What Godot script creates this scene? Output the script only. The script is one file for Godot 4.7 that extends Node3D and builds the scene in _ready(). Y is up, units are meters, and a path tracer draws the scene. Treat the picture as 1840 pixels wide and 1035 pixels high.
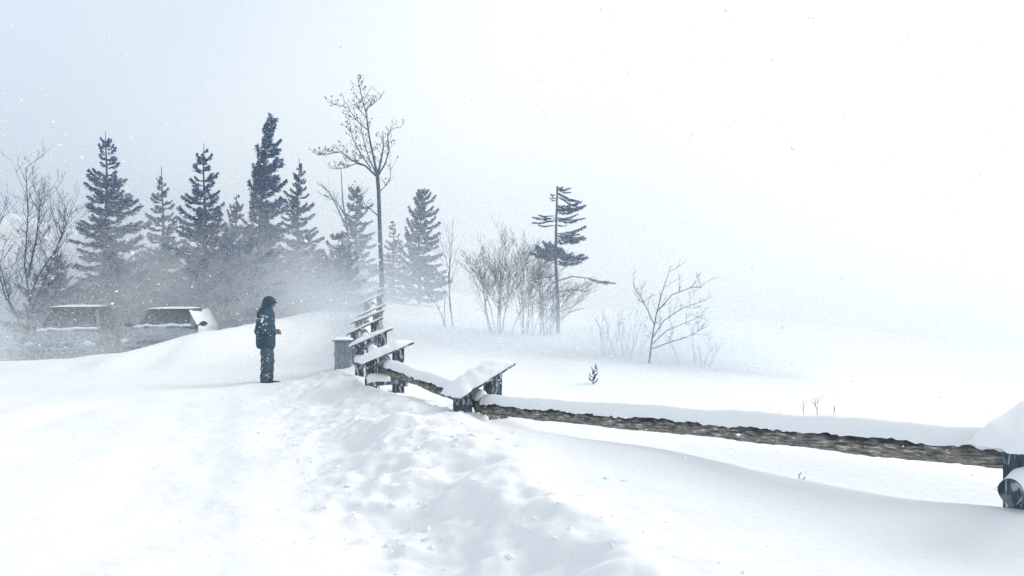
extends Node3D

# ---------------------------------------------------------------- mesh builder
class Mb:
	var v := PackedVector3Array()
	var n := PackedVector3Array()
	var c := PackedColorArray()
	var i := PackedInt32Array()
	var tint := Color(1, 1, 1)

	func put(p: Vector3, q: Vector3) -> int:
		v.append(p)
		n.append(q)
		c.append(tint)
		return v.size() - 1

	func face(a: int, b: int, d: int) -> void:
		# front faces run clockwise
		if (v[b] - v[a]).cross(v[d] - v[a]).dot(n[a] + n[b] + n[d]) > 0.0:
			i.append_array([a, d, b])
		else:
			i.append_array([a, b, d])

	func tri(a: Vector3, b: Vector3, d: Vector3) -> void:
		var q := -(b - a).cross(d - a).normalized()
		var k := put(a, q)
		put(b, q)
		put(d, q)
		i.append_array([k, k + 1, k + 2])

	func quad(a: Vector3, b: Vector3, d: Vector3, e: Vector3) -> void:
		tri(a, b, d)
		tri(a, d, e)

	func tube(pts: Array, rad: Array, sides := 6, cap := true) -> void:
		var last := pts.size() - 1
		var t0: Vector3 = (pts[last] - pts[0]).normalized()
		var ref := Vector3.RIGHT if absf(t0.y) > 0.7 else Vector3.UP
		var first := v.size()
		for k in pts.size():
			var t: Vector3 = (pts[mini(k + 1, last)] - pts[maxi(k - 1, 0)]).normalized()
			var s := t.cross(ref).normalized()
			var u := s.cross(t).normalized()
			for m in sides:
				var a := TAU * m / sides
				var q := s * cos(a) + u * sin(a)
				put(pts[k] + q * float(rad[k]), q)
		for k in last:
			for m in sides:
				var a := first + k * sides + m
				var b := first + k * sides + (m + 1) % sides
				face(a, b, a + sides)
				face(b, b + sides, a + sides)
		if cap:
			for e in [0, last]:
				var q: Vector3 = (pts[e] - pts[1 if e == 0 else last - 1]).normalized()
				var mid := put(pts[e], q)
				var ring := v.size()
				for m in sides:
					put(v[first + e * sides + m], q)
				for m in sides:
					face(mid, ring + m, ring + (m + 1) % sides)

	func box(at: Transform3D, size: Vector3, bevel := 0.008) -> void:
		# a box with chamfered edges
		var h := size * 0.5
		var g := minf(bevel, minf(h.x, minf(h.y, h.z)) * 0.9)
		var corner := {}
		for x in [-1, 1]:
			for y in [-1, 1]:
				for z in [-1, 1]:
					for axis in 3:
						var p := Vector3(x * (h.x - g), y * (h.y - g), z * (h.z - g))
						p[axis] += g * [x, y, z][axis]
						corner[[x, y, z, axis]] = at * p
		var mid := at.origin
		for axis in 3:
			var b := (axis + 1) % 3
			var d := (axis + 2) % 3
			for s in [-1, 1]:
				var ring := []
				for w in [[-1, -1], [1, -1], [1, 1], [-1, 1]]:
					var key := [0, 0, 0, axis]
					key[axis] = s
					key[b] = w[0]
					key[d] = w[1]
					ring.append(corner[key])
				out(mid, ring)
			for s in [[-1, -1], [1, -1], [1, 1], [-1, 1]]:
				var ring := []
				for w in [[-1, b], [1, b], [1, d], [-1, d]]:
					var key := [0, 0, 0, w[1]]
					key[axis] = w[0]
					key[b] = s[0]
					key[d] = s[1]
					ring.append(corner[key])
				out(mid, ring)
		for x in [-1, 1]:
			for y in [-1, 1]:
				for z in [-1, 1]:
					out(mid, [corner[[x, y, z, 0]], corner[[x, y, z, 1]], corner[[x, y, z, 2]]])

	func out(mid: Vector3, ring: Array) -> void:
		# a flat face that looks away from mid
		var q: Vector3 = -(ring[1] - ring[0]).cross(ring[2] - ring[0])
		if q.dot(ring[0] - mid) < 0:
			ring.reverse()
		for k in ring.size() - 2:
			tri(ring[0], ring[k + 1], ring[k + 2])

	func grid(nu: int, nv: int, at: Callable, wrap := false) -> void:
		# a smooth sheet at(u, v), normals from its neighbours
		var first := v.size()
		for a in nu + 1:
			for b in nv + 1:
				put(at.call(float(a) / nu, float(b) / nv), Vector3.UP)
		var w := nv + 1
		for a in nu + 1:
			for b in nv + 1:
				var l := first + maxi(a - 1, 0) * w + b
				var r := first + mini(a + 1, nu) * w + b
				var d := first + a * w + ((b - 1 + nv) % nv if wrap else maxi(b - 1, 0))
				var u := first + a * w + ((b + 1) % nv if wrap else mini(b + 1, nv))
				n[first + a * w + b] = (v[r] - v[l]).cross(v[u] - v[d]).normalized()
		for a in nu:
			for b in nv:
				var k := first + a * w + b
				face(k, k + 1, k + w)
				face(k + 1, k + w + 1, k + w)

	func flip() -> void:
		for k in n.size():
			n[k] = -n[k]
		for k in i.size() / 3:
			var t := i[k * 3 + 1]
			i[k * 3 + 1] = i[k * 3 + 2]
			i[k * 3 + 2] = t

	func blob(at: Vector3, r: Vector3, rng: RandomNumberGenerator, rough := 0.2, rings := 4, sides := 6) -> void:
		var first := v.size()
		for a in rings + 1:
			for b in sides:
				var th := PI * a / rings
				var ph := TAU * b / sides + 0.4 * a
				var q := Vector3(sin(th) * cos(ph), cos(th), sin(th) * sin(ph))
				put(at + q * r * (1.0 + rng.randf_range(-rough, rough)), (q / r).normalized())
		for a in rings:
			for b in sides:
				var k := first + a * sides + b
				var l := first + a * sides + (b + 1) % sides
				face(k, l, k + sides)
				face(l, l + sides, k + sides)

	func mesh(into: ArrayMesh = null) -> ArrayMesh:
		var m := into if into else ArrayMesh.new()
		var a := []
		a.resize(Mesh.ARRAY_MAX)
		a[Mesh.ARRAY_VERTEX] = v
		a[Mesh.ARRAY_NORMAL] = n
		a[Mesh.ARRAY_COLOR] = c
		a[Mesh.ARRAY_INDEX] = i
		m.add_surface_from_arrays(Mesh.PRIMITIVE_TRIANGLES, a)
		return m


var M := {}
var used := {}
var rng := RandomNumberGenerator.new()
var lump := FastNoiseLite.new()
var clod := FastNoiseLite.new()
var wide := FastNoiseLite.new()
var boughs: Array[ArrayMesh] = []


func numbered(called: String) -> String:
	used[called] = used.get(called, -1) + 1
	return called if used[called] == 0 else "%s_%03d" % [called, used[called]]

func tag(o: Node, label: String, category: String, group := "", kind := "") -> void:
	if label: o.set_meta("label", label)
	if category: o.set_meta("category", category)
	if group: o.set_meta("group", group)
	if kind: o.set_meta("kind", kind)

func thing(called: String, label: String, category: String, at := Vector3.ZERO, turn := 0.0, group := "") -> Node3D:
	var o := Node3D.new()
	o.name = numbered(called)
	o.position = at
	o.rotation.y = turn
	add_child(o, true)
	tag(o, label, category, group)
	return o

func part(called: String, m: Mesh, mat: Material, parent: Node, kind := "") -> MeshInstance3D:
	var o := MeshInstance3D.new()
	o.name = numbered(called) if parent == self else called
	o.mesh = m
	if mat: o.material_override = mat
	parent.add_child(o, true)
	if kind: o.set_meta("kind", kind)
	return o

func lin(r: float, g: float, b: float, a := 1.0) -> Color:
	return Color(r, g, b, a).linear_to_srgb()

func mat(called: String, r: float, g: float, b: float, rough := 0.9, spec := 0.3) -> StandardMaterial3D:
	var m := StandardMaterial3D.new()
	m.resource_name = called
	m.albedo_color = lin(r, g, b)
	m.roughness = rough
	m.metallic_specular = spec
	m.vertex_color_use_as_albedo = true
	M[called] = m
	return m

func noise_tex(freq: float, ramp: Array, seed_: int, size := 256, octaves := 4, kind := FastNoiseLite.TYPE_SIMPLEX_SMOOTH, stretch := false) -> Texture2D:
	var f := FastNoiseLite.new()
	f.seed = seed_
	f.frequency = freq
	f.noise_type = kind
	f.fractal_octaves = octaves
	var t := NoiseTexture2D.new()
	t.width = size
	t.height = size
	t.seamless = true
	t.noise = f
	if ramp.size():
		var g := Gradient.new()
		g.offsets = PackedFloat32Array(ramp.map(func(q): return q[0]))
		g.colors = PackedColorArray(ramp.map(func(q): return q[1]))
		t.color_ramp = g
	return t


# ---------------------------------------------------------------- the lie of the land (d is the distance in front of the viewer, -z)
func along(t: float, xs: Array, ys: Array) -> float:
	if t <= xs[0]: return ys[0]
	for k in xs.size() - 1:
		if t <= xs[k + 1]:
			var f: float = (t - xs[k]) / (xs[k + 1] - xs[k])
			f = f * f * (3.0 - 2.0 * f) * 0.5 + f * 0.5
			return lerpf(ys[k], ys[k + 1], f)
	return ys[-1]

const BANK_D := [1.0, 4.2, 6.0, 8.0, 10.0, 12.5, 14.5, 20.0, 27.0, 34.0, 60.0]
const BANK_X := [0.9, 0.15, -0.5, -1.15, -1.85, -2.95, -3.45, -4.5, -6.0, -7.2, -12.0]
const RAIL_D := [3.0, 4.5, 9.2, 12.1, 14.6, 16.8, 19.0, 21.7, 24.8, 29.0, 60.0]
const RAIL_X := [4.27, 3.1, -0.4, -2.06, -2.76, -3.32, -3.68, -4.08, -4.6, -5.4, -12.0]

func ground(x: float, d: float) -> float:
	# road side: flat by the viewer, a ploughed berm before the cars that climbs to the right, a parking place behind it
	var road := along(d, [2.0, 6.0, 12.0, 15.0, 17.0], [0.0, -0.02, -0.12, -0.16, -0.16])
	var crest_d := along(x, [-16.0, -11.0, -9.3, -8.2, -6.2, -5.4, 0.0], [16.0, 16.6, 17.6, 20.0, 25.5, 28.0, 31.0])
	var crest_y := along(x, [-16.0, -11.0, -9.3, -8.2, -6.2, -5.4], [0.02, 0.06, 0.12, 0.55, 0.98, 1.12])
	var rise := smoothstep(-1.0 - 5.5 * smoothstep(-10.0, -6.0, x), 0.0, d - crest_d)
	var fall := smoothstep(0.1, 1.6, d - crest_d) * (1.0 - smoothstep(-9.0, -6.0, x) * 0.75)
	var left := lerpf(road, crest_y, rise)
	left = lerpf(left, -0.47 + 0.06 * maxf(0.0, d - 25.0), fall)
	left += maxf(0.0, d - 30.0) * 0.07 * smoothstep(-9.5, -5.0, x)
	# fence side: a raised bench of snow that falls away into the valley
	var fx := along(d, RAIL_D, RAIL_X)
	var slant := 0.78 if d < 9.2 else (0.88 if d < 12.1 else 0.97)
	var q := (x - fx) * slant
	var bench := along(d, [3.0, 6.0, 9.2, 12.1, 14.6, 16.8, 19.0, 21.7, 24.8, 29.0, 60.0], [0.27, 0.25, 0.12, -0.03, -0.14, 0.05, 0.2, 0.3, 0.58, 0.85, 1.6])
	var down := maxf(0.0, q - 0.3)
	var right := bench - 0.085 * down - 0.02 * maxf(0.0, down - 8.0)
	right = maxf(right, -9.0 - 0.02 * d)
	var scoop := smoothstep(10.0, 6.5, d) * (0.21 * smoothstep(-0.32, 0.16, q) * (1.0 - smoothstep(0.3, 1.6, q)) - 0.05 * smoothstep(-1.0, -0.3, q) * (1.0 - smoothstep(-0.3, 0.1, q)))
	right -= scoop
	right += 0.24 * exp(-pow((x - 3.4) / 0.75, 2.0) - pow((d - 4.35) / 0.55, 2.0))
	var bx := along(d, BANK_D, BANK_X)
	var bank := x - bx
	var w := 0.42 + 0.02 * d
	var s := smoothstep(-w, w, bank + 0.25 * wide.get_noise_2d(x * 2.0, d * 2.0))
	var y := lerpf(left, right, s)
	# ridge thrown up by the plough
	var near := 1.0 - smoothstep(13.0, 18.0, d)
	y += near * 0.15 * exp(-pow((bank - 0.1) / (0.5 + 0.02 * d), 2.0)) * smoothstep(4.5, 8.0, d)
	var rough := near * exp(-pow((bank + 0.15) / (0.75 + 0.03 * d), 2.0))
	var c := clod.get_noise_2d(x, d)
	y += rough * (0.17 * lump.get_noise_2d(x * 1.3, d * 1.3) + 0.10 * maxf(0.0, c) + 0.055 * clod.get_noise_2d(x * 2.7 + 40.0, d * 2.7) + 0.05 * maxf(0.0, absf(clod.get_noise_2d(x * 1.4 + 11.0, d * 1.4)) - 0.12))
	# what lies on the trodden road
	var tread := (1.0 - s) * (1.0 - smoothstep(10.0, 18.0, d))
	y += tread * (0.028 * lump.get_noise_2d(x + 9.0, d * 0.7) + 0.016 * maxf(0.0, clod.get_noise_2d(x * 1.9, d * 1.9 + 77.0) - 0.1))
	var rut := absf(x + 2.35 + (d - 4.7) * 0.36 + 0.15 * wide.get_noise_2d(d, 60.0))
	y -= tread * 0.035 * exp(-pow(rut / 0.55, 4.0)) * (1.0 + 0.8 * lump.get_noise_2d(x * 2.0, d * 2.0))
	# a drift with a broken lip on the left
	var lip := 0.05 * smoothstep(-6.9, -6.35, -absf(x + 6.9) - 6.35 + 0.35 * lump.get_noise_2d(d, 3.0)) * exp(-pow((d - 10.6) / 0.55, 2.0))
	y += lip + 0.10 * (1.0 - smoothstep(-6.55, -6.4, x + 0.12 * lump.get_noise_2d(d * 2.0, 8.0))) * exp(-pow((d - 10.3) / 1.1, 2.0)) * smoothstep(-9.5, -7.0, x)
	y += 0.06 * wide.get_noise_2d(x, d) * smoothstep(1.0, 6.0, d) + 0.9 * wide.get_noise_2d(x * 0.12, d * 0.12) * smoothstep(26.0, 70.0, d)
	return y

func on(x: float, d: float, sink := 0.03) -> Vector3:
	return Vector3(x, ground(x, d) - sink, -d)


# ---------------------------------------------------------------- bare wood
func grow(b: Mb, p: Vector3, dir: Vector3, length: float, rad: float, deep: int, wind: Vector3, kids: int, buds: Mb = null, sides := 5) -> void:
	var pts := [p]
	var rads := [rad]
	var steps := 5 if deep > 0 else 3
	var q := dir.normalized()
	var at := p
	for k in steps:
		q = (q + Vector3(rng.randf_range(-1, 1), rng.randf_range(-0.6, 1), rng.randf_range(-1, 1)) * 0.16 + wind * 0.22).normalized()
		at += q * length / steps
		pts.append(at)
		rads.append(maxf(rad * (1.0 - 0.8 * (k + 1) / steps), 0.0035))
	b.tube(pts, rads, sides, false)
	if deep == 0:
		if buds and rng.randf() < 0.5:
			buds.blob(at, Vector3.ONE * rng.randf_range(0.018, 0.04), rng, 0.3, 3, 4)
		return
	for k in kids:
		var t := rng.randf_range(0.25, 1.0)
		var f := t * steps
		var j := mini(int(f), steps - 1)
		var o: Vector3 = pts[j].lerp(pts[j + 1], f - j)
		var side := Vector3(rng.randf_range(-1, 1), rng.randf_range(-0.2, 0.7), rng.randf_range(-1, 1)).normalized()
		grow(b, o, (q * 0.75 + side * 0.75).normalized(), length * rng.randf_range(0.3, 0.55) * (1.15 - 0.4 * t), maxf(rad * (1.0 - 0.7 * t) * 0.6, 0.005), deep - 1, wind, maxi(kids - 1, 2), buds, 4 if deep > 1 else 3)

func limb(pts: Array, r0: float, r1: float, sides := 6) -> Mb:
	var b := Mb.new()
	var rads := []
	for k in pts.size():
		rads.append(lerpf(r0, r1, float(k) / (pts.size() - 1)))
	b.tube(pts, rads, sides, false)
	return b

func twigs_on(b: Mb, pts: Array, count: int, length: float, rad: float, deep: int, wind: Vector3, buds: Mb = null, from := 0.2) -> void:
	for k in count:
		var f := rng.randf_range(from, 1.0) * (pts.size() - 1)
		var j := mini(int(f), pts.size() - 2)
		var o: Vector3 = pts[j].lerp(pts[j + 1], f - j)
		var q: Vector3 = (pts[j + 1] - pts[j]).normalized()
		var side := Vector3(rng.randf_range(-1, 1), rng.randf_range(-0.3, 0.8), rng.randf_range(-1, 1)).normalized()
		grow(b, o, (q * 0.6 + side).normalized(), length * rng.randf_range(0.6, 1.2), rad, deep, wind, 3, buds, 4)

func shrub(called: String, label: String, at: Vector3, h: float, stems: int, spread: float, seed_: int, thick := 0.02, kids := 6, wind := Vector3(0.25, 0, 0), deep := 2, group := "") -> Node3D:
	rng.seed = seed_
	var t := thing(called, label, "shrub", at, 0.0, group)
	for k in stems:
		var b := Mb.new()
		var a := TAU * (k + rng.randf()) / stems
		var out := Vector3(cos(a), 0, sin(a)) * rng.randf_range(0.1, 1.0) * spread
		var hh := h * rng.randf_range(0.6, 1.0)
		grow(b, out * rng.randf_range(0.2, 1.3), Vector3(0, 1, 0) + out * 0.9, hh, thick * rng.randf_range(0.7, 1.2), deep, wind, kids, null, 5)
		part("stem", b.mesh(), M.bark, t)
	return t


# ---------------------------------------------------------------- firs
func make_bough(seed_: int) -> ArrayMesh:
	# one bough of a fir, 1 m long along +x: a stem, side twigs that sweep forward, hanging twigs, each ragged with needles
	rng.seed = seed_
	var wood := Mb.new()
	var leaf := Mb.new()
	var snow := Mb.new()
	var pts := []
	for k in 7:
		var t := k / 6.0
		pts.append(Vector3(t, 0.10 * sin(t * PI) * -1.0 + 0.12 * t * t, 0.03 * sin(t * 5.0 + seed_)))
	wood.tube(pts, [0.022, 0.018, 0.015, 0.012, 0.009, 0.006, 0.003], 4, false)
	for k in 54:
		var t := 0.06 + 0.94 * pow(rng.randf(), 0.85)
		var f := t * 6.0
		var j := mini(int(f), 5)
		var o: Vector3 = pts[j].lerp(pts[j + 1], f - j)
		var s := 1.0 if k % 2 else -1.0
		var q := Vector3(rng.randf_range(0.5, 1.0), rng.randf_range(-0.5, 0.22), s * rng.randf_range(0.25, 1.0)).normalized()
		if k > 49: q = Vector3(1, rng.randf_range(-0.1, 0.4), rng.randf_range(-0.4, 0.4)).normalized()
		var l := (0.27 * pow(1.0 - t, 0.7) + 0.12) * rng.randf_range(0.6, 1.15)
		spray(leaf, o, q, l)
		if rng.randf() < 0.13:
			snow.blob(o + q * l * 0.5 + Vector3(0, 0.02, 0), Vector3(l * 0.33, 0.018, 0.03), rng, 0.3, 3, 5)
	var m := wood.mesh()
	m.surface_set_material(0, M.bark)
	leaf.mesh(m)
	m.surface_set_material(1, M.needles)
	if snow.v.size():
		snow.mesh(m)
		m.surface_set_material(2, M.snow_plain)
	return m

func spray(b: Mb, o: Vector3, q: Vector3, l: float) -> void:
	var side := q.cross(Vector3.UP).normalized()
	var up := side.cross(q).normalized()
	b.tint = Color.WHITE * rng.randf_range(0.6, 1.0)
	for k in 11:
		var t := (k + rng.randf()) / 11.0
		var p := o + q * l * t
		var a := rng.randf() * TAU
		var r := (side * cos(a) + up * sin(a))
		var e := p + r * rng.randf_range(0.04, 0.085) + q * rng.randf_range(0.02, 0.07)
		var w := q.cross(r) * 0.016 + q * 0.014
		b.tri(p - w, p + w, e)
	var w2 := side * 0.032
	b.tri(o - w2, o + w2, o + q * l)
	b.tri(o - up * 0.02, o + up * 0.02, o + q * l * 0.95)

func fir(label: String, x: float, d: float, base: float, top: float, rl: float, rr: float, seed_: int, o := {}) -> Node3D:
	rng.seed = seed_
	var h := top - base
	var lean: float = o.get("lean", 0.0)
	var t := thing("fir_tree", label, "fir tree", Vector3(x, base, -d), 0.0, o.get("group", "firs in the blowing snow behind the cars"))
	var spine := func(f: float) -> Vector3: return Vector3(lean * f * f + 0.05 * sin(f * 9.0 + seed_), h * f, 0.04 * cos(f * 7.0 + seed_))
	var pts := []
	var rads := []
	for k in 13:
		pts.append(spine.call(k / 12.0))
		rads.append(lerpf(0.016 * h + 0.02, 0.008, k / 12.0))
	part("trunk", limb_of(pts, rads).mesh(), M.bark, t)
	var y: float = o.get("start", 0.06) * h
	var gap: float = o.get("gap", 0.29)
	var bush: float = o.get("bush", 0.85)
	while y < h * 0.955:
		var f := y / h
		var reach := pow(1.0 - f, bush) * 0.94 + 0.05
		var count := 5 if f > 0.75 else (7 if f > 0.35 else 9)
		var a0 := rng.randf() * TAU
		for k in count:
			if rng.randf() < o.get("holes", 0.10) + 0.06: continue
			var a := a0 + TAU * (k + rng.randf_range(-0.3, 0.3)) / count
			var r := lerpf(rl, rr, 0.5 + 0.5 * cos(a)) * reach * rng.randf_range(0.6, 1.3) * (1.5 if rng.randf() < 0.1 else 1.25)
			var flag: float = o.get("flag", 0.0) * (0.5 - 0.5 * cos(a))
			var tilt := lerpf(-0.18, 0.55, pow(f, 1.6)) + rng.randf_range(-0.14, 0.14) + flag * 0.7
			var dy := rng.randf_range(-0.5, 0.5) * gap
			var fat: float = clampf(0.88 * pow(maxf(r, 0.1), 0.6), 0.17, 1.5) * o.get("fat", 1.0)
			var at: Vector3 = spine.call(clampf((y + dy) / h, 0.0, 0.99))
			var m := MeshInstance3D.new()
			m.name = "bough"
			m.mesh = boughs[rng.randi() % boughs.size()]
			m.transform = Transform3D(Basis(Vector3.UP, a) * Basis(Vector3(0, 0, 1), tilt) * Basis.from_scale(Vector3(r, fat, fat)), at)
			t.add_child(m, true)
		y += gap * rng.randf_range(0.8, 1.2) * lerpf(1.15, 0.65, f)
	return t

func limb_of(pts: Array, rads: Array, sides := 7) -> Mb:
	var b := Mb.new()
	b.tube(pts, rads, sides, true)
	return b


# ---------------------------------------------------------------- bodies: smooth-joined capsules meshed as surface nets
func field(p: Vector3, caps: Array, k: float) -> float:
	var best := 9.0
	for c in caps:
		var a: Vector3 = c[0]
		var ab: Vector3 = c[1] - a
		var t := clampf((p - a).dot(ab) / maxf(ab.length_squared(), 1e-9), 0.0, 1.0)
		var s: Vector3 = p - a - ab * t
		if c.size() > 4: s *= c[4]
		var e: float = s.length() - lerpf(c[2], c[3], t)
		var h := clampf(0.5 + 0.5 * (best - e) / k, 0.0, 1.0)
		best = lerpf(best, e, h) - k * h * (1.0 - h)
	return best

func nets(b: Mb, caps: Array, cell: float, k: float, cut = null) -> void:
	var lo := Vector3.ONE * 9.0
	var hi := -lo
	for c in caps:
		for e in 2:
			var r: float = c[2 + e] * 1.25 + k * 0.3 + cell * 2.0
			lo = lo.min(c[e] - Vector3.ONE * r)
			hi = hi.max(c[e] + Vector3.ONE * r)
	var nx := int((hi.x - lo.x) / cell) + 1
	var ny := int((hi.y - lo.y) / cell) + 1
	var nz := int((hi.z - lo.z) / cell) + 1
	var val := PackedFloat32Array()
	val.resize(nx * ny * nz)
	for x in nx:
		for y in ny:
			for z in nz:
				var p := lo + Vector3(x, y, z) * cell
				var f := field(p, caps, k)
				if cut != null: f = cut.call(p, f)
				val[(x * ny + y) * nz + z] = f
	var id := {}
	var corner := [[0, 0, 0], [1, 0, 0], [0, 1, 0], [1, 1, 0], [0, 0, 1], [1, 0, 1], [0, 1, 1], [1, 1, 1]]
	var edges := [[0, 1], [2, 3], [4, 5], [6, 7], [0, 2], [1, 3], [4, 6], [5, 7], [0, 4], [1, 5], [2, 6], [3, 7]]
	for x in nx - 1:
		for y in ny - 1:
			for z in nz - 1:
				var s := []
				var mask := 0
				for m in 8:
					var f := val[((x + corner[m][0]) * ny + y + corner[m][1]) * nz + z + corner[m][2]]
					s.append(f)
					if f < 0.0: mask |= 1 << m
				if mask == 0 or mask == 255: continue
				var sum := Vector3.ZERO
				var count := 0
				for e in edges:
					if (s[e[0]] < 0.0) != (s[e[1]] < 0.0):
						var t: float = s[e[0]] / (s[e[0]] - s[e[1]])
						var pa := Vector3(corner[e[0]][0], corner[e[0]][1], corner[e[0]][2])
						sum += pa.lerp(Vector3(corner[e[1]][0], corner[e[1]][1], corner[e[1]][2]), t)
						count += 1
				var g := Vector3(s[1] + s[3] + s[5] + s[7] - s[0] - s[2] - s[4] - s[6], s[2] + s[3] + s[6] + s[7] - s[0] - s[1] - s[4] - s[5], s[4] + s[5] + s[6] + s[7] - s[0] - s[1] - s[2] - s[3])
				id[(x * ny + y) * nz + z] = b.put(lo + (Vector3(x, y, z) + sum / count) * cell, g.normalized())
	for x in range(1, nx - 1):
		for y in range(1, ny - 1):
			for z in range(1, nz - 1):
				var here := val[(x * ny + y) * nz + z] < 0.0
				for axis in 3:
					var st: Array = [[1, 0, 0], [0, 1, 0], [0, 0, 1]][axis]
					if (val[((x + st[0]) * ny + y + st[1]) * nz + z + st[2]] < 0.0) == here: continue
					var u: Array = [[0, 1, 0], [0, 0, 1], [1, 0, 0]][axis]
					var w: Array = [[0, 0, 1], [1, 0, 0], [0, 1, 0]][axis]
					var q := []
					for m in [[0, 0], [1, 0], [1, 1], [0, 1]]:
						q.append(id.get(((x - u[0] * m[0] - w[0] * m[1]) * ny + y - u[1] * m[0] - w[1] * m[1]) * nz + z - u[2] * m[0] - w[2] * m[1], -1))
					if q.min() < 0: continue
					b.face(q[0], q[1], q[2])
					b.face(q[0], q[2], q[3])


func _ready() -> void:
	# ------------------------------------------------------------ camera, sky, sun, exposure
	var cam := Camera3D.new()
	cam.name = "camera"
	cam.position = Vector3(0, 1.7, 0)
	cam.fov = 42.2
	cam.far = 1000.0
	add_child(cam)
	var env := Environment.new()
	env.tonemap_mode = Environment.TONE_MAPPER_LINEAR
	env.tonemap_exposure = 2.8
	env.background_mode = Environment.BG_SKY
	var mist := FastNoiseLite.new()
	mist.seed = 5
	mist.frequency = 0.9
	mist.fractal_octaves = 3
	var im := Image.create(512, 256, false, Image.FORMAT_RGBF)
	for py in 256:
		var el := PI * (0.5 - (py + 0.5) / 256.0)
		for px in 512:
			var az := TAU * (px + 0.5) / 512.0
			var dir := Vector3(sin(az) * cos(el), sin(el), -cos(az) * cos(el))
			# an even snow cloud, brighter low down, with one long darker bank of it on the left
			var bright := lerpf(0.43, 0.34, smoothstep(0.0, 0.9, sin(maxf(el, 0.0))))
			var to_bank := dir.angle_to(Vector3(-0.9, 0.5, -0.75).normalized())
			var bank := 1.0 - smoothstep(0.30, 0.86, to_bank + 0.10 * mist.get_noise_3dv(dir * 2.0))
			bright *= 1.0 + 0.05 * mist.get_noise_3dv(dir * 1.5 + Vector3.ONE)
			var c := Vector3(0.97, 0.985, 1.0) * bright
			c = c.lerp(Vector3(0.285, 0.32, 0.36), bank * 0.97)
			im.set_pixel(px, py, Color(c.x, c.y, c.z))
	var pano := PanoramaSkyMaterial.new()
	pano.panorama = ImageTexture.create_from_image(im)
	env.sky = Sky.new()
	env.sky.sky_material = pano
	env.sdfgi_enabled = true
	env.ssao_enabled = true
	env.ssil_enabled = true
	env.volumetric_fog_enabled = true
	env.volumetric_fog_density = 0.006
	env.volumetric_fog_albedo = lin(0.70, 0.87, 1.0)
	env.volumetric_fog_anisotropy = 0.6
	var we := WorldEnvironment.new()
	we.name = "environment"
	we.environment = env
	add_child(we)
	var sun := DirectionalLight3D.new()
	sun.name = "sun"
	sun.light_energy = 0.5
	sun.light_angular_distance = 40.0
	sun.light_color = Color(1.0, 0.97, 0.93)
	sun.shadow_enabled = true
	add_child(sun)
	sun.look_at_from_position(Vector3(8.5, 4.7, -5.0), Vector3.ZERO)

	# ------------------------------------------------------------ materials
	lump.seed = 3; lump.frequency = 0.55; lump.fractal_octaves = 4
	clod.seed = 8; clod.frequency = 1.9; clod.fractal_octaves = 3; clod.noise_type = FastNoiseLite.TYPE_PERLIN
	wide.seed = 21; wide.frequency = 0.22; wide.fractal_octaves = 2
	var snow := mat("snow", 0.715, 0.75, 0.79, 0.85, 0.25)
	snow.heightmap_enabled = true
	snow.heightmap_texture = noise_tex(0.03, [], 2, 512, 5)
	snow.heightmap_scale = 0.5
	snow.uv1_triplanar = true
	snow.uv1_world_triplanar = true
	snow.uv1_scale = Vector3.ONE * 0.55
	mat("snow_plain", 0.75, 0.785, 0.825, 0.85, 0.25)
	mat("needles", 0.010, 0.095, 0.29, 0.8, 0.2)
	var bark := mat("bark", 0.045, 0.08, 0.125, 0.95, 0.1)
	bark.vertex_color_use_as_albedo = false
	mat("wood", 1, 1, 1, 0.9, 0.15)
	M.wood.albedo_texture = noise_tex(0.012, [[0.0, lin(0.02, 0.04, 0.065)], [0.40, lin(0.04, 0.066, 0.098)], [0.55, lin(0.075, 0.105, 0.135)], [0.70, lin(0.13, 0.16, 0.19)], [0.76, lin(0.6, 0.64, 0.68)]], 12, 256, 5)
	M.wood.uv1_triplanar = true
	M.wood.uv1_scale = Vector3(6.0, 1.6, 6.0)
	M.wood.heightmap_enabled = true
	M.wood.heightmap_texture = noise_tex(0.02, [], 14, 256, 4)
	M.wood.heightmap_scale = 0.5
	mat("log_bark", 1, 1, 1, 0.9, 0.15)
	M.log_bark.albedo_texture = noise_tex(0.016, [[0.0, lin(0.035, 0.05, 0.07)], [0.3, lin(0.08, 0.09, 0.10)], [0.42, lin(0.20, 0.19, 0.16)], [0.54, lin(0.30, 0.28, 0.21)], [0.64, lin(0.21, 0.17, 0.17)], [0.72, lin(0.34, 0.32, 0.28)], [0.77, lin(0.65, 0.67, 0.68)]], 31, 512, 5)
	M.log_bark.uv1_triplanar = true
	M.log_bark.uv1_scale = Vector3(0.9, 4.2, 4.2)
	M.log_bark.heightmap_enabled = true
	M.log_bark.heightmap_texture = noise_tex(0.03, [], 33, 512, 4)
	M.log_bark.heightmap_scale = 1.2

	mat("end_grain", 0.022, 0.05, 0.09, 0.9, 0.1)
	mat("ice", 0.45, 0.52, 0.58, 0.15, 0.5)

	build_ground()
	build_hill()
	build_fence()
	build_trees()
	build_cars()
	build_person()
	build_small()
	build_air()


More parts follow.
